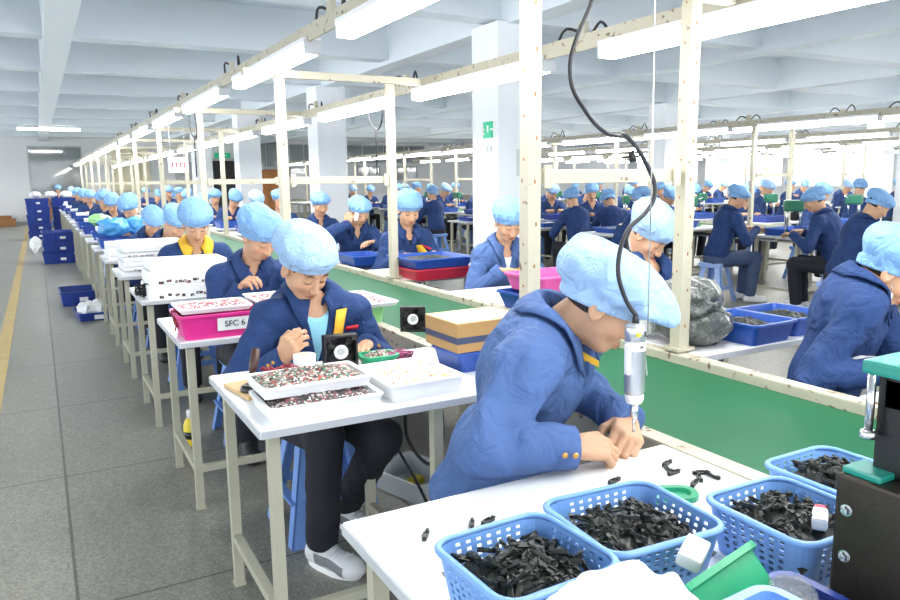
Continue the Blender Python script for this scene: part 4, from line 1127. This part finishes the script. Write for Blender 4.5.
t = thing('paper_roll', 'white paper roll standing left of the black fan', 'roll', (.745, y2+.50, Z)); MB().lathe([(.036, 0), (.038, .002), (.038, .070), (.036, .072), (.012, .072)], n=24).make('roll', M['paper'], t); MB().lathe([(.012, .060), (.0125, .0735), (.009, .0735)], n=14).make('core', M['cardtop'], t)
def fan_unit(label, loc, rz, s=1.0):
    t = thing('cooling_fan', label, 'fan', loc, rz); t.scale = (s, s, s)
    b = MB()
    for sx in (-1, 1): b.box((sx*.056, 0, .06), (.008, .040, .12), bev=.002).box((0, 0, .06+sx*.056), (.12, .040, .008), bev=.002)
    for sx in (-1, 1):
        for sz in (-1, 1): b.box((sx*.046, 0, .06+sz*.046), (.016, .038, .016), bev=.003)
    b.box((0, .017, .06), (.112, .004, .112))
    for a in range(4): b.bar((0, -.012, .06), (.055*math.cos(a*PI/2+.785), -.012, .06+.055*math.sin(a*PI/2+.785)), .006, .004)
    b.make('housing', M['black'], t)
    m_ = MB(); m_.lathe([(.024, -.016), (.026, -.012), (.026, .014), (.010, .015)], n=24); hb = m_.make('hub', M['black'], t, (0, 0, .06), (PI/2, 0, 0))
    for a in range(5):
        an = 2*PI*a/5; m2 = MB(); m2.box((.037, 0, 0), (.026, .028, .003), rx=.6); bl = m2.make('blade', M['black'], t, (0, 0, .06), (PI/2, 0, 0)); bl.rotation_euler = (Euler((PI/2, 0, 0)).to_matrix() @ Matrix.Rotation(an, 3, 'Z')).to_euler()
    m_ = MB(); m_.lathe([(.0255, .0), (.0255, .002), (.014, .002), (.014, 0)], n=30); m_.make('hub_sticker', M['paper'], t, (0, -.015, .06), (PI/2, 0, 0))
    m_ = MB(); m_.lathe([(.012, .0), (.012, .0025), (.0001, .0025)], n=5, smooth=False); m_.make('hub_mark', M['frame'], t, (0, -.015, .06), (PI/2, 0, 0))
    return t
fan_unit('black square cooling fan with a white round sticker on her desk', (.882, y2+.525, Z), -.12, 1.0)
fan_unit('black square cooling fan standing on the belt edge by the carton', (1.385, 2.86, Z-.002), -.5, .92)
t = tub('plastic_bin', 'small green bin of mixed bits beside the black fan', 'bin', (1.015, y2+.50, Z), -.05, .060, .045, .040, M['green'])
mound('component_bits', M['bits'], 'mixed small bits heaped in the small green bin', 'bits', (1.015, y2+.50, Z), -.05, .050, .036, .030, .028, seed=9, n=10)
wires('wire_bundle', 'thin white offcuts scattered between the trays and the fan', (.90, y2+.40, Z), M['foam'], 14, .06, 8, .006)

# carton and bin at the belt end of that desk
tub('plastic_bin', 'blue bin under the brown carton', 'bin', (1.315, 2.215, Z), .02, .120, .098, .072, M['bin_mid'])
t = thing('carton', 'brown cardboard carton with a dark tape band on the blue bin', 'box', (1.320, 2.222, Z+.074), .02)
MB().box((0, 0, .050), (.280, .225, .100), bev=.002).make('body', M['card'], t); b = MB()
b.box((0, -.0565, .1015), (.280, .110, .003)).box((0, .0565, .1015), (.280, .110, .003)); b.make('lid_flaps', M['cardtop'], t)
MB().box((0, 0, .042), (.2825, .2275, .022)).make('tape_band', M['tape'], t)
# tray and pale green bin on the belt beside her
tub('plastic_bin', 'pale green bin on the belt edge beside the woman in the open jacket', 'bin', (1.30, 3.22, Z), 0, .07, .10, .085, M['lime'])
foam_tray('white tray of dark red wires on the pale green bin', (1.285, 3.22, Z+.088), .05, .10, .20, .022, M['bitsred'], .016, .02, 12, 'x')

# ------------------------------------------------------------------ desks further down the left side
y3 = yl(2)
t = tub('plastic_tub', 'magenta tub with a white SFC 6 label on the left side', 'tub', (.635, y3+.14, Z), .0, .165, .125, .105, M['magenta'])
MB().box((0, 0, 0), (.145, .002, .055)).make('label_card', M['paper'], t, (.055, -.124, .058), (.075, 0, 0)); text_part('label_text', 'SFC 6', .036, M['ink'], t, (.055, -.1262, .058), (PI/2+.075, 0, 0))
foam_tray('white tray of red components on the magenta tub', (.625, y3+.16, Z+.107), .0, .150, .115, .022, M['bitsred'], .015, .022, 14, 'x')
foam_tray('second white tray of red components right of the magenta tub', (.93, y3+.22, Z+.107), .0, .120, .15, .022, M['bitsred'], .015, .018, 15, 'x')
tub('plastic_tub', 'magenta tub under the second red tray', 'tub', (.93, y3+.2, Z), .0, .12, .14, .105, M['magenta'])
wires('wire_bundle', 'dark red wires hanging over the left end of the magenta tub', (.49, y3+.16, Z+.02), M['wirered'], 12, .03, 21, .05)
y4 = yl(3)
def foam_box(label, x, y, z, hx, hy, h, marks, group=None):
    t = thing('foam_box', label, 'box', (x, y, z), random.uniform(-.04, .04), group)
    MB().box((0, 0, h/2), (2*hx, 2*hy, h), bev=.006).make('body', M['foam'], t)
    if marks:
        b = MB(); rr = random.Random(int(z*1000))
        for i in range(9): b.box((-hx*.7+hx*1.5*i/9+rr.uniform(-.01, .01), -hy-.0005, h*rr.uniform(.12, .3)), (.018+rr.random()*.02, .003, h*.2))
        b.make('contents', M['bitsdark'], t)
    return t
foam_box('bottom white foam box in front of the yellow-collared worker', .735, y4+.20, Z, .235, .17, .075, True)
foam_box('middle white foam box in front of the yellow-collared worker', .735, y4+.215, Z+.077, .225, .16, .075, True)
foam_box('top white foam box in front of the yellow-collared worker', .74, y4+.23, Z+.154, .215, .15, .055, False)
wires('wire_bundle', 'tangle of black and white offcuts at the left of the foam boxes', (.49, y4+.16, Z), M['rubber'], 26, .05, 31, .04)
y5 = yl(4)
for i in range(7): foam_box('flat white foam tray in the stack on the fourth left desk', .70+.012*(i % 2), y5+.20-.008*(i % 3), Z+.034*i, .22, .19, .032, i % 3 == 1, 'stack of flat white trays on the fourth left desk')
y6 = yl(5)
for i in range(4): foam_box('flat white foam tray on the fifth left desk', .72, y6+.22, Z+.036*i, .235, .2, .034, False, 'white trays on the fifth left desk')
y7 = yl(6)
tub('plastic_bin', 'blue bin under the blue film bags on the left side', 'bin', (.72, y7+.22, Z), 0, .22, .17, .10, M['bin_mid'])
film('plastic_bag', 'bright blue film bag on the sixth left desk, left one', (.66, y7+.2, Z+.105), (.15, .12, .085), M['bluebag'], 2)
film('plastic_bag', 'bright blue film bag on the sixth left desk, right one', (.90, y7+.26, Z+.105), (.13, .11, .09), M['bluebag'], 6)
for k in range(7, 20):
    y = yl(k); tub('plastic_bin', 'blue bin on a desk far down the left row', 'bin', (.70+random.uniform(-.03, .05), y+.22, Z), random.uniform(-.1, .1), .20, .15, .10, M['bin_mid' if k % 2 else 'bin'], group='bins far down the left row')
    if k % 2: tag(foam_box('white foam box far down the left row', .74, y+.24, Z+.102, .17, .13, .05, False, 'white boxes far down the left row'))
film('plastic_bag', 'pale green film bag far down the left row', (.70, yl(8)+.2, Z+.103), (.13, .10, .06), M['lime'], 4)

# ------------------------------------------------------------------ things on the floor of the aisle
def crate(label, loc, rz, hx, hy, h, group=None, white=False):
    t = thing('crate', label, 'crate', loc, rz, group)
    open_shell('shell', M['bin'], t, hx, hy, h, .93, .015, .006, .010, .018)
    for s in (-1, 1):
        for s2 in (-1, 1): MB().box((s*hx*.45, s2*hy*.985, h*.5), (.02, .012, h*.75)).make('rib', M['bin'], t)
    MB().box((.02, -hy*.98-.004, h*.45), (.09, .004, .045), rx=-.06).make('label_card', M['paper'], t)
    return t
crate('upper blue crate lying alone on the aisle floor', (.345, 9.85, 0), .02, .215, .30, .17)
mound('crate_filling', M['bin'], 'dark blue parts inside the crate lying alone on the aisle floor', 'parts', (.345, 9.85, 0), .02, .19, .27, .08, .03, seed=33, n=8)
crate('lower blue crate of white bags lying on the aisle floor', (.415, 8.62, 0), .08, .165, .22, .085)
film('plastic_bag', 'white bag filling the lower crate on the aisle floor', (.415, 8.62, .012), (.13, .19, .06), M['foam'], 12)
for i in range(3): crate('blue crate in the nearest floor stack of three, %s' % ('bottom one', 'middle one', 'top one')[i], (.29+.01*i, 15.3, .19*i), .01, .30, .36, .185)
film('plastic_bag', 'white bag hanging at the left of the nearest crate stack', (-.10, 15.0, .20), (.09, .08, .13), M['foam'], 17)
for i in range(5): crate('blue crate in the tall left stack at the aisle end', (-.02+.012*(i % 2), 22.3, .21*i), 0, .27, .36, .205, 'tall left stack of crates at the aisle end')
for i in range(5): crate('blue crate in the tall right stack at the aisle end', (.62-.012*(i % 2), 22.5, .21*i), 0, .30, .36, .205, 'tall right stack of crates at the aisle end')
for i in range(3): film('plastic_bag', 'white bag on the crate stacks at the aisle end, %s' % ('left one', 'middle one', 'right one')[i], (-.05+.36*i, 22.2, 1.055), (.13, .12, .07), M['foam'], 40+i)
t = thing('bottle', 'yellow bottle with a white cap on the floor between the left desks', 'bottle', (.62, 4.05, 0)); MB().lathe([(.04, 0), (.043, .01), (.043, .11), (.03, .14), (.02, .15)], n=18).make('body', M['yellowbottle'], t); MB().lathe([(.021, .15), (.022, .19), (.018, .195)], n=14).make('cap', M['foam'], t)
MB().lathe([(.0435, .04), (.0435, .08)], n=18).make('label_band', M['black'], t)
t = tub('plastic_box', 'clear grey plastic box on the floor under the belt edge', 'box', (1.40, 2.92, 0), .3, .13, .17, .10, M['greyplastic'])
tag(MB().box((0, 0, .02), (.11, .06, .04), bev=.012, rz=.5).make('yellow_pouch', M['yellowbottle'], None, (1.40, 2.92, .006)), 'yellow pouch inside the clear grey floor box', 'pouch')
m_ = MB(); m_.tube(spline([(1.14, 2.46, .72), (1.17, 2.5, .55), (1.16, 2.46, .42), (1.22, 2.4, .33), (1.30, 2.44, .42), (1.31, 2.5, .70)], 8), .007, 6); m_.tube(spline([(1.10, 2.48, .71), (1.12, 2.55, .45), (1.2, 2.5, .25), (1.28, 2.55, .1), (1.32, 2.6, .01)], 8), .006, 6)
tag(m_.make('power_cables', M['rubber']), 'black cables hanging under the desk at the belt edge', 'cables')

# ------------------------------------------------------------------ right side of the near belt
film('plastic_bag', 'dark grey film bag by the post on the right-hand desk, upper one', (2.20, 2.06, Z+.085), (.125, .13, .075), M['greybag'], 22)
film('plastic_bag', 'dark grey film bag by the post on the right-hand desk, lower one', (2.21, 2.05, Z), (.13, .14, .06), M['greybag'], 24)
film('plastic_bag', 'white film bag at the foot of the right portal post', (2.15, 2.26, Z), (.08, .08, .05), M['foam'], 25)
film('teal_cloth', 'crumpled teal cloth on the belt edge behind the man', (2.12, 2.36, Z), (.07, .05, .03), M['teal'], 26)
def clip_bin(label, loc, hx, hy, h, seed, m='bin_mid', fill='clip'):
    t = tub('plastic_bin', label, 'bin', loc, random.uniform(-.05, .05), hx, hy, h, M[m])
    mound('filling', M[fill], None, None, None, 0, hx*.86, hy*.86, h*.55, h*.5, parent=t, seed=seed, n=12); return t
clip_bin('blue bin of black parts beside the grey film bags', (2.47, 2.02, Z), .125, .15, .085, 61)
clip_bin('blue bin of black parts at the right end behind the woman with the earring', (2.76, 2.05, Z), .13, .15, .08, 62)
tub('plastic_bin', 'blue bin under the pink tub', 'bin', (2.29, 3.02, Z), .05, .26, .175, .09, M['bin_mid'])
t = tub('plastic_tub', 'pink tub with a white paper label on the blue bin', 'tub', (2.31, 3.04, Z+.093), .05, .235, .155, .085, M['pink'])
MB().box((0, 0, 0), (.115, .002, .052)).make('label_card', M['paper'], t, (.10, -.151, .046), (.13, 0, 0)); text_part('label_text', 'M.X', .034, M['ink'], t, (.10, -.1530, .046), (PI/2+.13, 0, 0))
tub('crate', 'red crate under a blue tray right of the belt', 'crate', (2.30, 4.47, Z), .03, .21, .20, .075, M['redbin'])
clip_bin('blue tray of black parts on the red crate', (2.30, 4.47, Z+.078), .225, .215, .065, 63)
tub('plastic_bin', 'blue bin on the belt edge in front of the man holding a phone-sized part', 'bin', (2.22, 5.50, Z), 0, .14, .20, .075, M['bin_mid'])
for k in range(5, 14): tub('plastic_bin', 'blue bin on a far desk right of the near belt', 'bin', (2.42, yr(k)+.3, Z), random.uniform(-.1, .1), .2, .15, .09, M['bin' if k % 2 else 'bin_mid'], group='bins on far desks right of the near belt')

# ------------------------------------------------------------------ second and third lines: trays, presses
def drill(label, loc, rz, group=None):
    t = thing('drill_press', label, 'drill press', loc, rz, group)
    MB().box((0, 0, .012), (.16, .22, .024), bev=.006).make('base', M['darkgreen'], t)
    MB().tube([(0, .07, .02), (0, .07, .40)], .018, 10).make('pillar', M['steel'], t)
    MB().box((0, .01, .33), (.09, .20, .12), bev=.02).make('head', M['darkgreen'], t)
    MB().tube([(0, -.06, .28), (0, -.06, .14)], [.014, .006], 8).make('spindle', M['steel'], t)
    MB().tube([(.045, -.02, .32), (.13, -.06, .38)], .006, 6).make('lever', M['steel'], t)
    return t
dp = drill('green drill press on the table between the two men seen from behind', (7.06, 5.20, Z), .9)
tub('plastic_bin', 'wide bright blue tray in front of the man in jeans', 'bin', (7.28, 5.36, Z), 0, .28, .2, .08, M['bin_mid'])
rr = random.Random(3)
for k in range(12):
    y = 6.75+PITCH*k
    tub('plastic_bin', 'blue bin on the second line, left side', 'bin', (7.25, y+.3, Z), rr.uniform(-.1, .1), .2, .2, .09, M['bin_mid' if k % 2 else 'bin'], group='bins on the second line, left side')
    tub('plastic_bin', 'blue bin on the second line, right side', 'bin', (9.05, 4.3+PITCH*k+.3, Z), rr.uniform(-.1, .1), .2, .2, .09, M['bin_mid' if k % 2 else 'bin'], group='bins on the second line, right side')
    if k < 8: dup(dp, (7.55, y+.35, Z), rz=rr.uniform(-.5, .5), label='green drill press on the second line', group='drill presses on the second line')
    if k < 8: dup(dp, (9.25, 4.3+PITCH*k+.4, Z), rz=rr.uniform(2.5, 3.5), label='green drill press on the right side of the second line', group='drill presses right of the second line')
    tub('plastic_bin', 'blue bin on the third line', 'bin', (14.6, 5.2+PITCH*k+.3, Z), 0, .22, .2, .1, M['bin_mid'], group='bins on the third line')
for k, (x, y, m_n) in enumerate(((6.1, 6.85, 'bin_mid'), (6.1, 8.3, 'bin_mid'), (6.1, 10.2, 'bin'), (6.1, 12.5, 'bin_mid'))):
    clip_bin(['blue tray on the nearest side table behind the screwdriver man', 'blue tray on the second side table', 'blue tray on the third side table', 'blue tray on the side table near the exit-sign column'][k], (x, y, Z), .24, .22, .06, 80+k, m_n)
tag(MB().box((0, 0, .03), (.24, .09, .06), bev=.02).make('yellow_pouch', M['yellow'], None, (6.35, 6.72, Z)), 'yellow pouch on the nearest side table', 'pouch')
for k, (x, y) in enumerate(((3.6, 8.9), (3.6, 9.35))):
    for i in range(3): crate('blue crate in the %s stack right of the near line' % ('front', 'rear')[k], (x, y, .24*i), 0, .35, .2, .235, 'blue crates stacked right of the near line, %s stack' % ('front', 'rear')[k])
# hanging board and wires by the lamp rails
t = thing('hanging_board', 'white hanging board with red writing under the left lamp rail', 'sign', (1.42, 8.9, 1.60), .15)
MB().box((0, 0, 0), (.22, .012, .17), bev=.003).make('board', M['paper'], t); b = MB()
for i in range(4): b.box((-.066+.044*i, -.0075, .02), (.030, .002, .012)).box((-.066+.044*i, -.0075, -.005), (.012, .002, .045)).box((-.066+.044*i, -.0075, -.022), (.030, .002, .008))
b.make('red_writing', M['redink'], t)
for s in (-1, 1): MB().tube([(s*.08, 0, .08), (s*.08, 0, .435)], .003, 5).make('hanger', M['frame'], t)
for i, (x, y, lab) in enumerate(((1.24, 6.9, 'dark loop of wire hanging from the left lamp rail'), (2.30, 5.35, 'thin loop of wire hanging from the right rail by the second portal'))):
    m_ = MB(); m_.tube(spline([(x, y-.12, 2.02), (x+.02, y-.10, 1.86), (x+.02, y, 1.78), (x, y+.10, 1.86), (x, y+.12, 2.02)], 8), .006, 6); m_.tube([(x+.01, y, 1.78), (x+.01, y, 1.45)], .005, 6)
    tag(m_.make('hanging_wire', M['rubber']), lab, 'wire')
# ------------------------------------------------------------------ the people
def wl_(loc, rz): return lambda p: world_to_local(p, loc, rz)
def seat_stool(loc, rz, label, pale=False, group=None):
    dup(S1 if pale else S0, (loc[0], loc[1], 0), rz=rz, label=label, group=group)
# the man with the screwdriver
loc, rz = (1.012, 1.655), PI+.46; T = wl_(loc, rz)
MAN = person('person in a royal blue jacket bent over an electric screwdriver at the foreground desk', loc, rz, 'near', lean=20.5, twist=-10, hp=35, hy=-13, tl=.575, sw=.235, sdrop=.055,
       wr=T((.985, 1.258, .808)), wl=T((1.235, 1.345, .800)), er=T((.805, 1.318, .825)), el=T((1.235, 1.60, .86)), l1=.31, l2=.28,
       fdr=T((1.13, 1.24, .79))-T((.985, 1.258, .808)), fdl=T((1.17, 1.27, .79))-T((1.235, 1.345, .800)), bnr=T((.05, -.45, .95))-T((0, 0, 0)), bnl=T((.5, -.2, .9))-T((0, 0, 0)),
       cr=((.45, .9, .5), (.55, .95, .5), (.65, 1.0, .6), (.75, 1.0, .6)), handsc=1.04, cl=(.8, 1.0, .5), Hc=T((1.190, 1.385, 1.100)), jm='jacket_man', cm='cap_pale',
       cap=dict(r=(.110, .152, .072), c=(0, .006, .058), z0=.006, zs=.25, extra=[((0, .085, .038), (.085, .075, .046)), ((0, -.10, .055), (.085, .06, .055))]),
       v=.17, vw=.05, shirt='jacket_man', lining=([(-.030, -.045), (-.029, -.06), (-.028, -.075)], .010), seed=2.3, jfold=.008, capfold=.008, bulk=1.14)
seat_stool(loc, rz, 'blue stool under the man with the electric screwdriver')
# the woman in the open jacket
loc, rz = (.875, 2.84), PI+.05; T = wl_(loc, rz)
person('person in an open navy jacket over a cyan top looking down at component trays', loc, rz, 'near', lean=14, hp=36, hy=-14, tl=.485, sw=.178,
       wr=T((.690, 2.48, .790)), wl=T((1.06, 2.60, .775)), fdr=T((.725, 2.42, .87))-T((.690, 2.48, .790)), bnr=T((-.5, -.8, .35))-T((0, 0, 0)), cr=(.8, .9, .5), cl=(.4, .6, .3),
       Hc=T((.848, 2.660, 1.086)), cap=dict(r=(.110, .130, .088), c=(0, -.030, .060), z0=.024, zs=.36, extra=[((.03, -.085, .075), (.075, .06, .06))]), cm='cap_pale',
       v=.25, vw=.060, shirt='cyan_cloth', lining=([(-.088, -.035), (-.076, -.10), (-.062, -.17), (-.048, -.25)], .046), badge=(-.142, -.115), seed=5.1, jfold=.008,
       knees=[T((.82, 2.43, .50)), T((1.03, 2.40, .47))], ankles=[T((.805, 2.465, .10)), T((1.0, 2.72, .10))], toes=[(-.40, .92), (-.2, 1)], shoe='shoe_white')
# the woman with the earring, right edge
loc, rz = (2.385, 1.65), PI+.50; T = wl_(loc, rz)
W_ = person('person with an earring at the right edge, navy jacket, turned right', loc, rz, 'near', lean=15, hp=38, hy=-6, tl=.545, sw=.18, sdrop=.06,
       wr=T((2.30, 1.30, .800)), wl=T((2.62, 1.27, .80)), er=T((2.165, 1.50, .735)), bnr=T((-.3, -.4, 1))-T((0, 0, 0)), Hc=T((2.53, 1.475, 1.075)), v=.22, vw=.055, shirt='white_cloth',
       cap=dict(r=(.108, .135, .085), c=(0, -.02, .064)), seed=7.7, jfold=.007)
ep = world_to_local((2.53, 1.475, 1.075), (0, 0), 0)
seat_stool(loc, rz, 'blue stool under the woman with the earring')
hw = Matrix.Rotation(rz, 3, 'Z'); 
m_ = MB(); m_.tube([(0, 0, 0), (0, 0, -.022)], .0015, 6); m_.lathe([(.001, -.022), (.005, -.030), (.006, -.042), (.001, -.052)], n=10)
er_ = m_.make('earring', M['steel'], W_, T((2.462, 1.430, 1.036)))
# left row
def left(k, label, q, x=.93, dy=.27, **kw):
    y = yl(k)+.66+dy; person(label, (x, y), kw.pop('rz', PI), q, **kw); seat_stool((x, y), 0, 'blue stool under worker %s of the left row' % ['', '', 'holding a marker', 'with the yellow collar', 'in the white inner collar', 'bent over the blue film bags'][k])
y = yl(2)
left(2, 'person in a navy jacket holding a blue marker behind the magenta tub', 'mid', .96, .29, lean=18, hp=34, hy=-22, tl=.50, sw=.18, wr=(.10, .31, .865), wl=(-.15, .38, .82), fdr=(-.25, .6, .5), bnr=(.5, -.3, .6), cr=(.7, .9, .5), v=.06, vw=.03, seed=3.3, cap=dict(r=(.108, .132, .092), c=(0, -.03, .062)))
mk = thing('marker', 'blue marker held by the worker behind the magenta tub', 'marker', (.815, 3.80+.17, .935), .3); mk.rotation_euler = (.25, 1.35, .3)
MB().tube([(0, 0, -.05), (0, 0, .035)], .0065, 10).make('barrel', M['bin_mid'], mk); MB().tube([(0, 0, .035), (0, 0, .06)], .008, 10).make('cap', M['basket'], mk)
left(3, 'person with a bright yellow collar and red badge behind the white foam boxes', 'mid', .90, .28, lean=17, hp=32, hy=2, tl=.51, sw=.185, v=.12, vw=.045, shirt='jacket', collar='yellow', badge=(-.11, -.14), lining=([(-.015, -.06), (.0, -.11), (.02, -.16)], .012), seed=4.2, cap=dict(r=(.108, .132, .092), c=(0, -.03, .062)), wr=(.16, .34, .82), wl=(-.16, .34, .82))
left(4, 'person with a white inner collar behind the tall stack of white trays', 'mid', .90, .27, lean=24, hp=44, hy=-35, tl=.50, v=.10, vw=.05, shirt='white_cloth', seed=6.5)
left(5, 'person with head bowed low behind the white trays on the fifth left desk', 'mid', .92, .26, lean=26, hp=48, hy=-10, seed=8.8)
# right row
def right(k, label, q, x, y, **kw):
    person(label, (x, y), kw.pop('rz', PI), q, **kw); seat_stool((x, y), 0, 'blue stool under the worker %s' % ['', 'seen past the right portal post', 'at the pink tub', 'at the red crate', 'holding a part up to the face', 'far down the right side of the near belt'][k])
right(1, 'person bowed low between the screwdriver man and the right portal post', 'mid', 2.60, 2.92, lean=24, hp=46, hy=-22, tl=.52, seed=2.9, Hc=(.0, .22, 1.125), cap=dict(r=(.108, .132, .092), c=(0, -.03, .062)), cm='cap_pale')
right(2, 'person in a blue jacket with white shirt working behind the pink tub', 'mid', 2.62, 4.16, jm='jacket_man', rz=PI-.1, lean=15, hp=30, hy=4, tl=.50, v=.16, vw=.045, shirt='white_cloth', lining=([(-.07, -.13), (-.085, -.19), (-.10, -.25)], .05), seed=3.9, wr=(.13, .34, .84), cap=dict(r=(.106, .125, .080), c=(0, -.02, .062)))
right(3, 'person with a yellow jacket flap working at the blue tray on the red crate', 'mid', 2.53, 5.45, rz=PI, lean=14, hp=24, hy=8, tl=.53, v=.12, vw=.045, lining=([(-.06, -.10), (-.085, -.16), (-.105, -.22)], .05), badge=(-.12, -.10), seed=9.1, shirt='trousers', cap=dict(r=(.110, .130, .085), c=(0, -.025, .062)))
right(4, 'person holding a small white part up to the face beyond the second portal', 'mid', 2.66, 6.75, rz=PI-.25, lean=20, hp=28, hy=-18, tl=.50, wr=(.10, .30, 1.0), fdr=(-.3, .1, 1), bnr=(.2, 1, .2), cr=(.9, .9, .5), seed=1.4)
tag(MB().box((0, 0, 0), (.035, .02, .075), bev=.006).make('white_part', M['foam'], None, (2.545, 6.40, 1.075), (.2, .1, .3)), 'small white part held up by the worker beyond the second portal', 'part')
right(5, 'person facing the camera behind the one holding up a part', 'mid', 2.68, 7.95, lean=12, hp=20, tl=.50, seed=1.9)
# the two men seen from behind, and the one at the right edge behind them
person('person in jeans on a pale blue stool, back to the camera', (6.60, 5.82), -2.05, 'mid', lean=14, hp=30, hy=12, tl=.53, sw=.19, seed=2.2, v=0, trous='jeans', shoe='shoe_white', wr=(.15, .38, .82), wl=(-.15, .38, .82))
seat_stool((6.60, 5.82), .3, 'pale blue stool under the man in jeans', True)
S1.location = (7.02, 4.62, 0); S1['label'] = 'pale blue stool under the second man seen from behind'; S1.rotation_euler = (0, 0, .2)
person('person in dark trousers on a pale blue stool, back to the camera, facing left', (7.02, 4.62), .35, 'mid', lean=20, hp=30, hy=-18, tl=.53, sw=.19, seed=6.2, v=0, shoe='shoe_white', wr=(.12, .40, .82), wl=(-.20, .40, .80))
person('person with a yellow flap bending over a small table at the right edge', (6.25, 4.10), PI+.9, 'mid', lean=18, hp=40, tl=.52, seed=7.2, lining=([(-.06, -.10), (-.085, -.16), (-.105, -.22)], .05))
seat_stool((6.25, 4.10), 0, 'stool under the person bending at the right edge', True)
dup(D2, (6.0, 2.80, 0), label='small work table at the right edge beside the bending person')

# far workers: a few sculpted figures, repeated as individuals
far = []
for i, kw in enumerate((dict(lean=16, hp=30), dict(lean=22, hp=44, hy=-25), dict(lean=12, hp=22, hy=12), dict(lean=24, hp=38, hy=28), dict(lean=10, hp=10, hy=-8, wr=(.14, .34, .95)), dict(lean=18, hp=36, cm='cap_pale'))):
    far.append(kw)
PROTO = [None]*len(far); rr = random.Random(9)
def far_person(i, x, y, rz, label, group, stool_=True, dz=0):
    i %= len(far)
    if PROTO[i] is None:
        PROTO[i] = person(label, (x, y), rz, 'far', group, seed=1.3*i+.7, tl=.51, **far[i]); o = PROTO[i]
    else: o = dup(PROTO[i], (x, y, 0), rz=rz, label=label, group=group)
    o.scale = (1, 1, 1+dz)
    if stool_: seat_stool((x, y), rz, 'blue stool under a far worker', rr.random() < .5, 'stools of the far workers')
    return o
for k in range(6, 21): far_person(rr.randrange(6), .90+rr.uniform(-.06, .12), yl(k)+.93+rr.uniform(-.06, .06), PI+rr.uniform(-.25, .25), 'person in navy jacket and blue cap seated far down the left row', 'workers far down the left row', dz=rr.uniform(0, .05))
for k in range(6, 17): far_person(rr.randrange(6), 2.62+rr.uniform(-.08, .1), yr(k)+.95, PI+rr.uniform(-.3, .3), 'blue-capped person far down the right side of the near belt', 'workers far down the right side of the near belt', dz=rr.uniform(0, .05))
far_person(2, .55, 27.6, PI+.4, 'person seated alone behind the tall crate stacks at the aisle end', None, dz=.08)
# side tables left of the second line
for i, (x, y, rz, lab) in enumerate(((6.10, 7.58, -.1, 'person with back turned between the side tables behind the second portal bar'), (6.68, 7.62, -.6, 'person leaning over the yellow pouch on the side table'), (5.95, 6.20, -.1, 'broad person with back turned, behind the bowed pale cap'), (6.2, 9.45, .2, 'person at the second side table facing left'), (6.2, 11.75, .1, 'person at the third side table behind the woman with the white shirt'), (6.2, 13.2, PI+.1, 'person with a red cloth at the side table near the exit-sign column'))):
    far_person(i, x, y, rz, lab, None)
for k in range(1, 13): far_person(rr.randrange(6), 7.46+rr.uniform(-.1, .1), 6.75+PITCH*k-.30, PI+rr.uniform(-.5, .5), 'person in navy jacket and blue cap on the left side of the second line', 'workers on the left side of the second line', dz=rr.uniform(0, .05))
for k in range(13): far_person(rr.randrange(6), 9.15+rr.uniform(-.1, .15), 4.3+PITCH*k+.92, PI+rr.uniform(-.5, .5), 'person in navy jacket and blue cap on the right side of the second line', 'workers on the right side of the second line', dz=rr.uniform(0, .05))
for k in range(11):
    far_person(rr.randrange(6), 14.75+rr.uniform(-.1, .15), 5.2+PITCH*k+.92, PI+rr.uniform(-.5, .5), 'person in navy jacket and blue cap on the left side of the third line', 'workers on the left side of the third line', dz=rr.uniform(0, .05))
    far_person(rr.randrange(6), 16.5+rr.uniform(-.1, .15), 5.0+PITCH*k+.92, PI+rr.uniform(-.5, .5), 'person in navy jacket and blue cap on the right side of the third line', 'workers on the right side of the third line', dz=rr.uniform(0, .05))
for k in range(6): far_person(rr.randrange(6), 11.2+rr.uniform(-.3, .3), 7.2+2.1*k, rr.uniform(0, 6), 'person in navy jacket and blue cap between the second and third lines', 'workers between the second and third lines', dz=rr.uniform(0, .05))

# ------------------------------------------------------------------ daylight and exposure
w = bpy.data.worlds.new('daylight'); scene.world = w; w.use_nodes = True
w.node_tree.nodes['Background'].inputs['Color'].default_value = (.90, .95, 1, 1)
w.node_tree.nodes['Background'].inputs['Strength'].default_value = 2.2
vs = scene.view_settings; vs.view_transform = 'Standard'; vs.look = 'None'; vs.gamma = 1; vs.exposure = 0.68; vs.use_curve_mapping = False
scene.cycles.max_bounces = 6; scene.cycles.diffuse_bounces = 4; scene.cycles.glossy_bounces = 3; scene.cycles.transparent_max_bounces = 8
scene.cycles.sample_clamp_indirect = 6
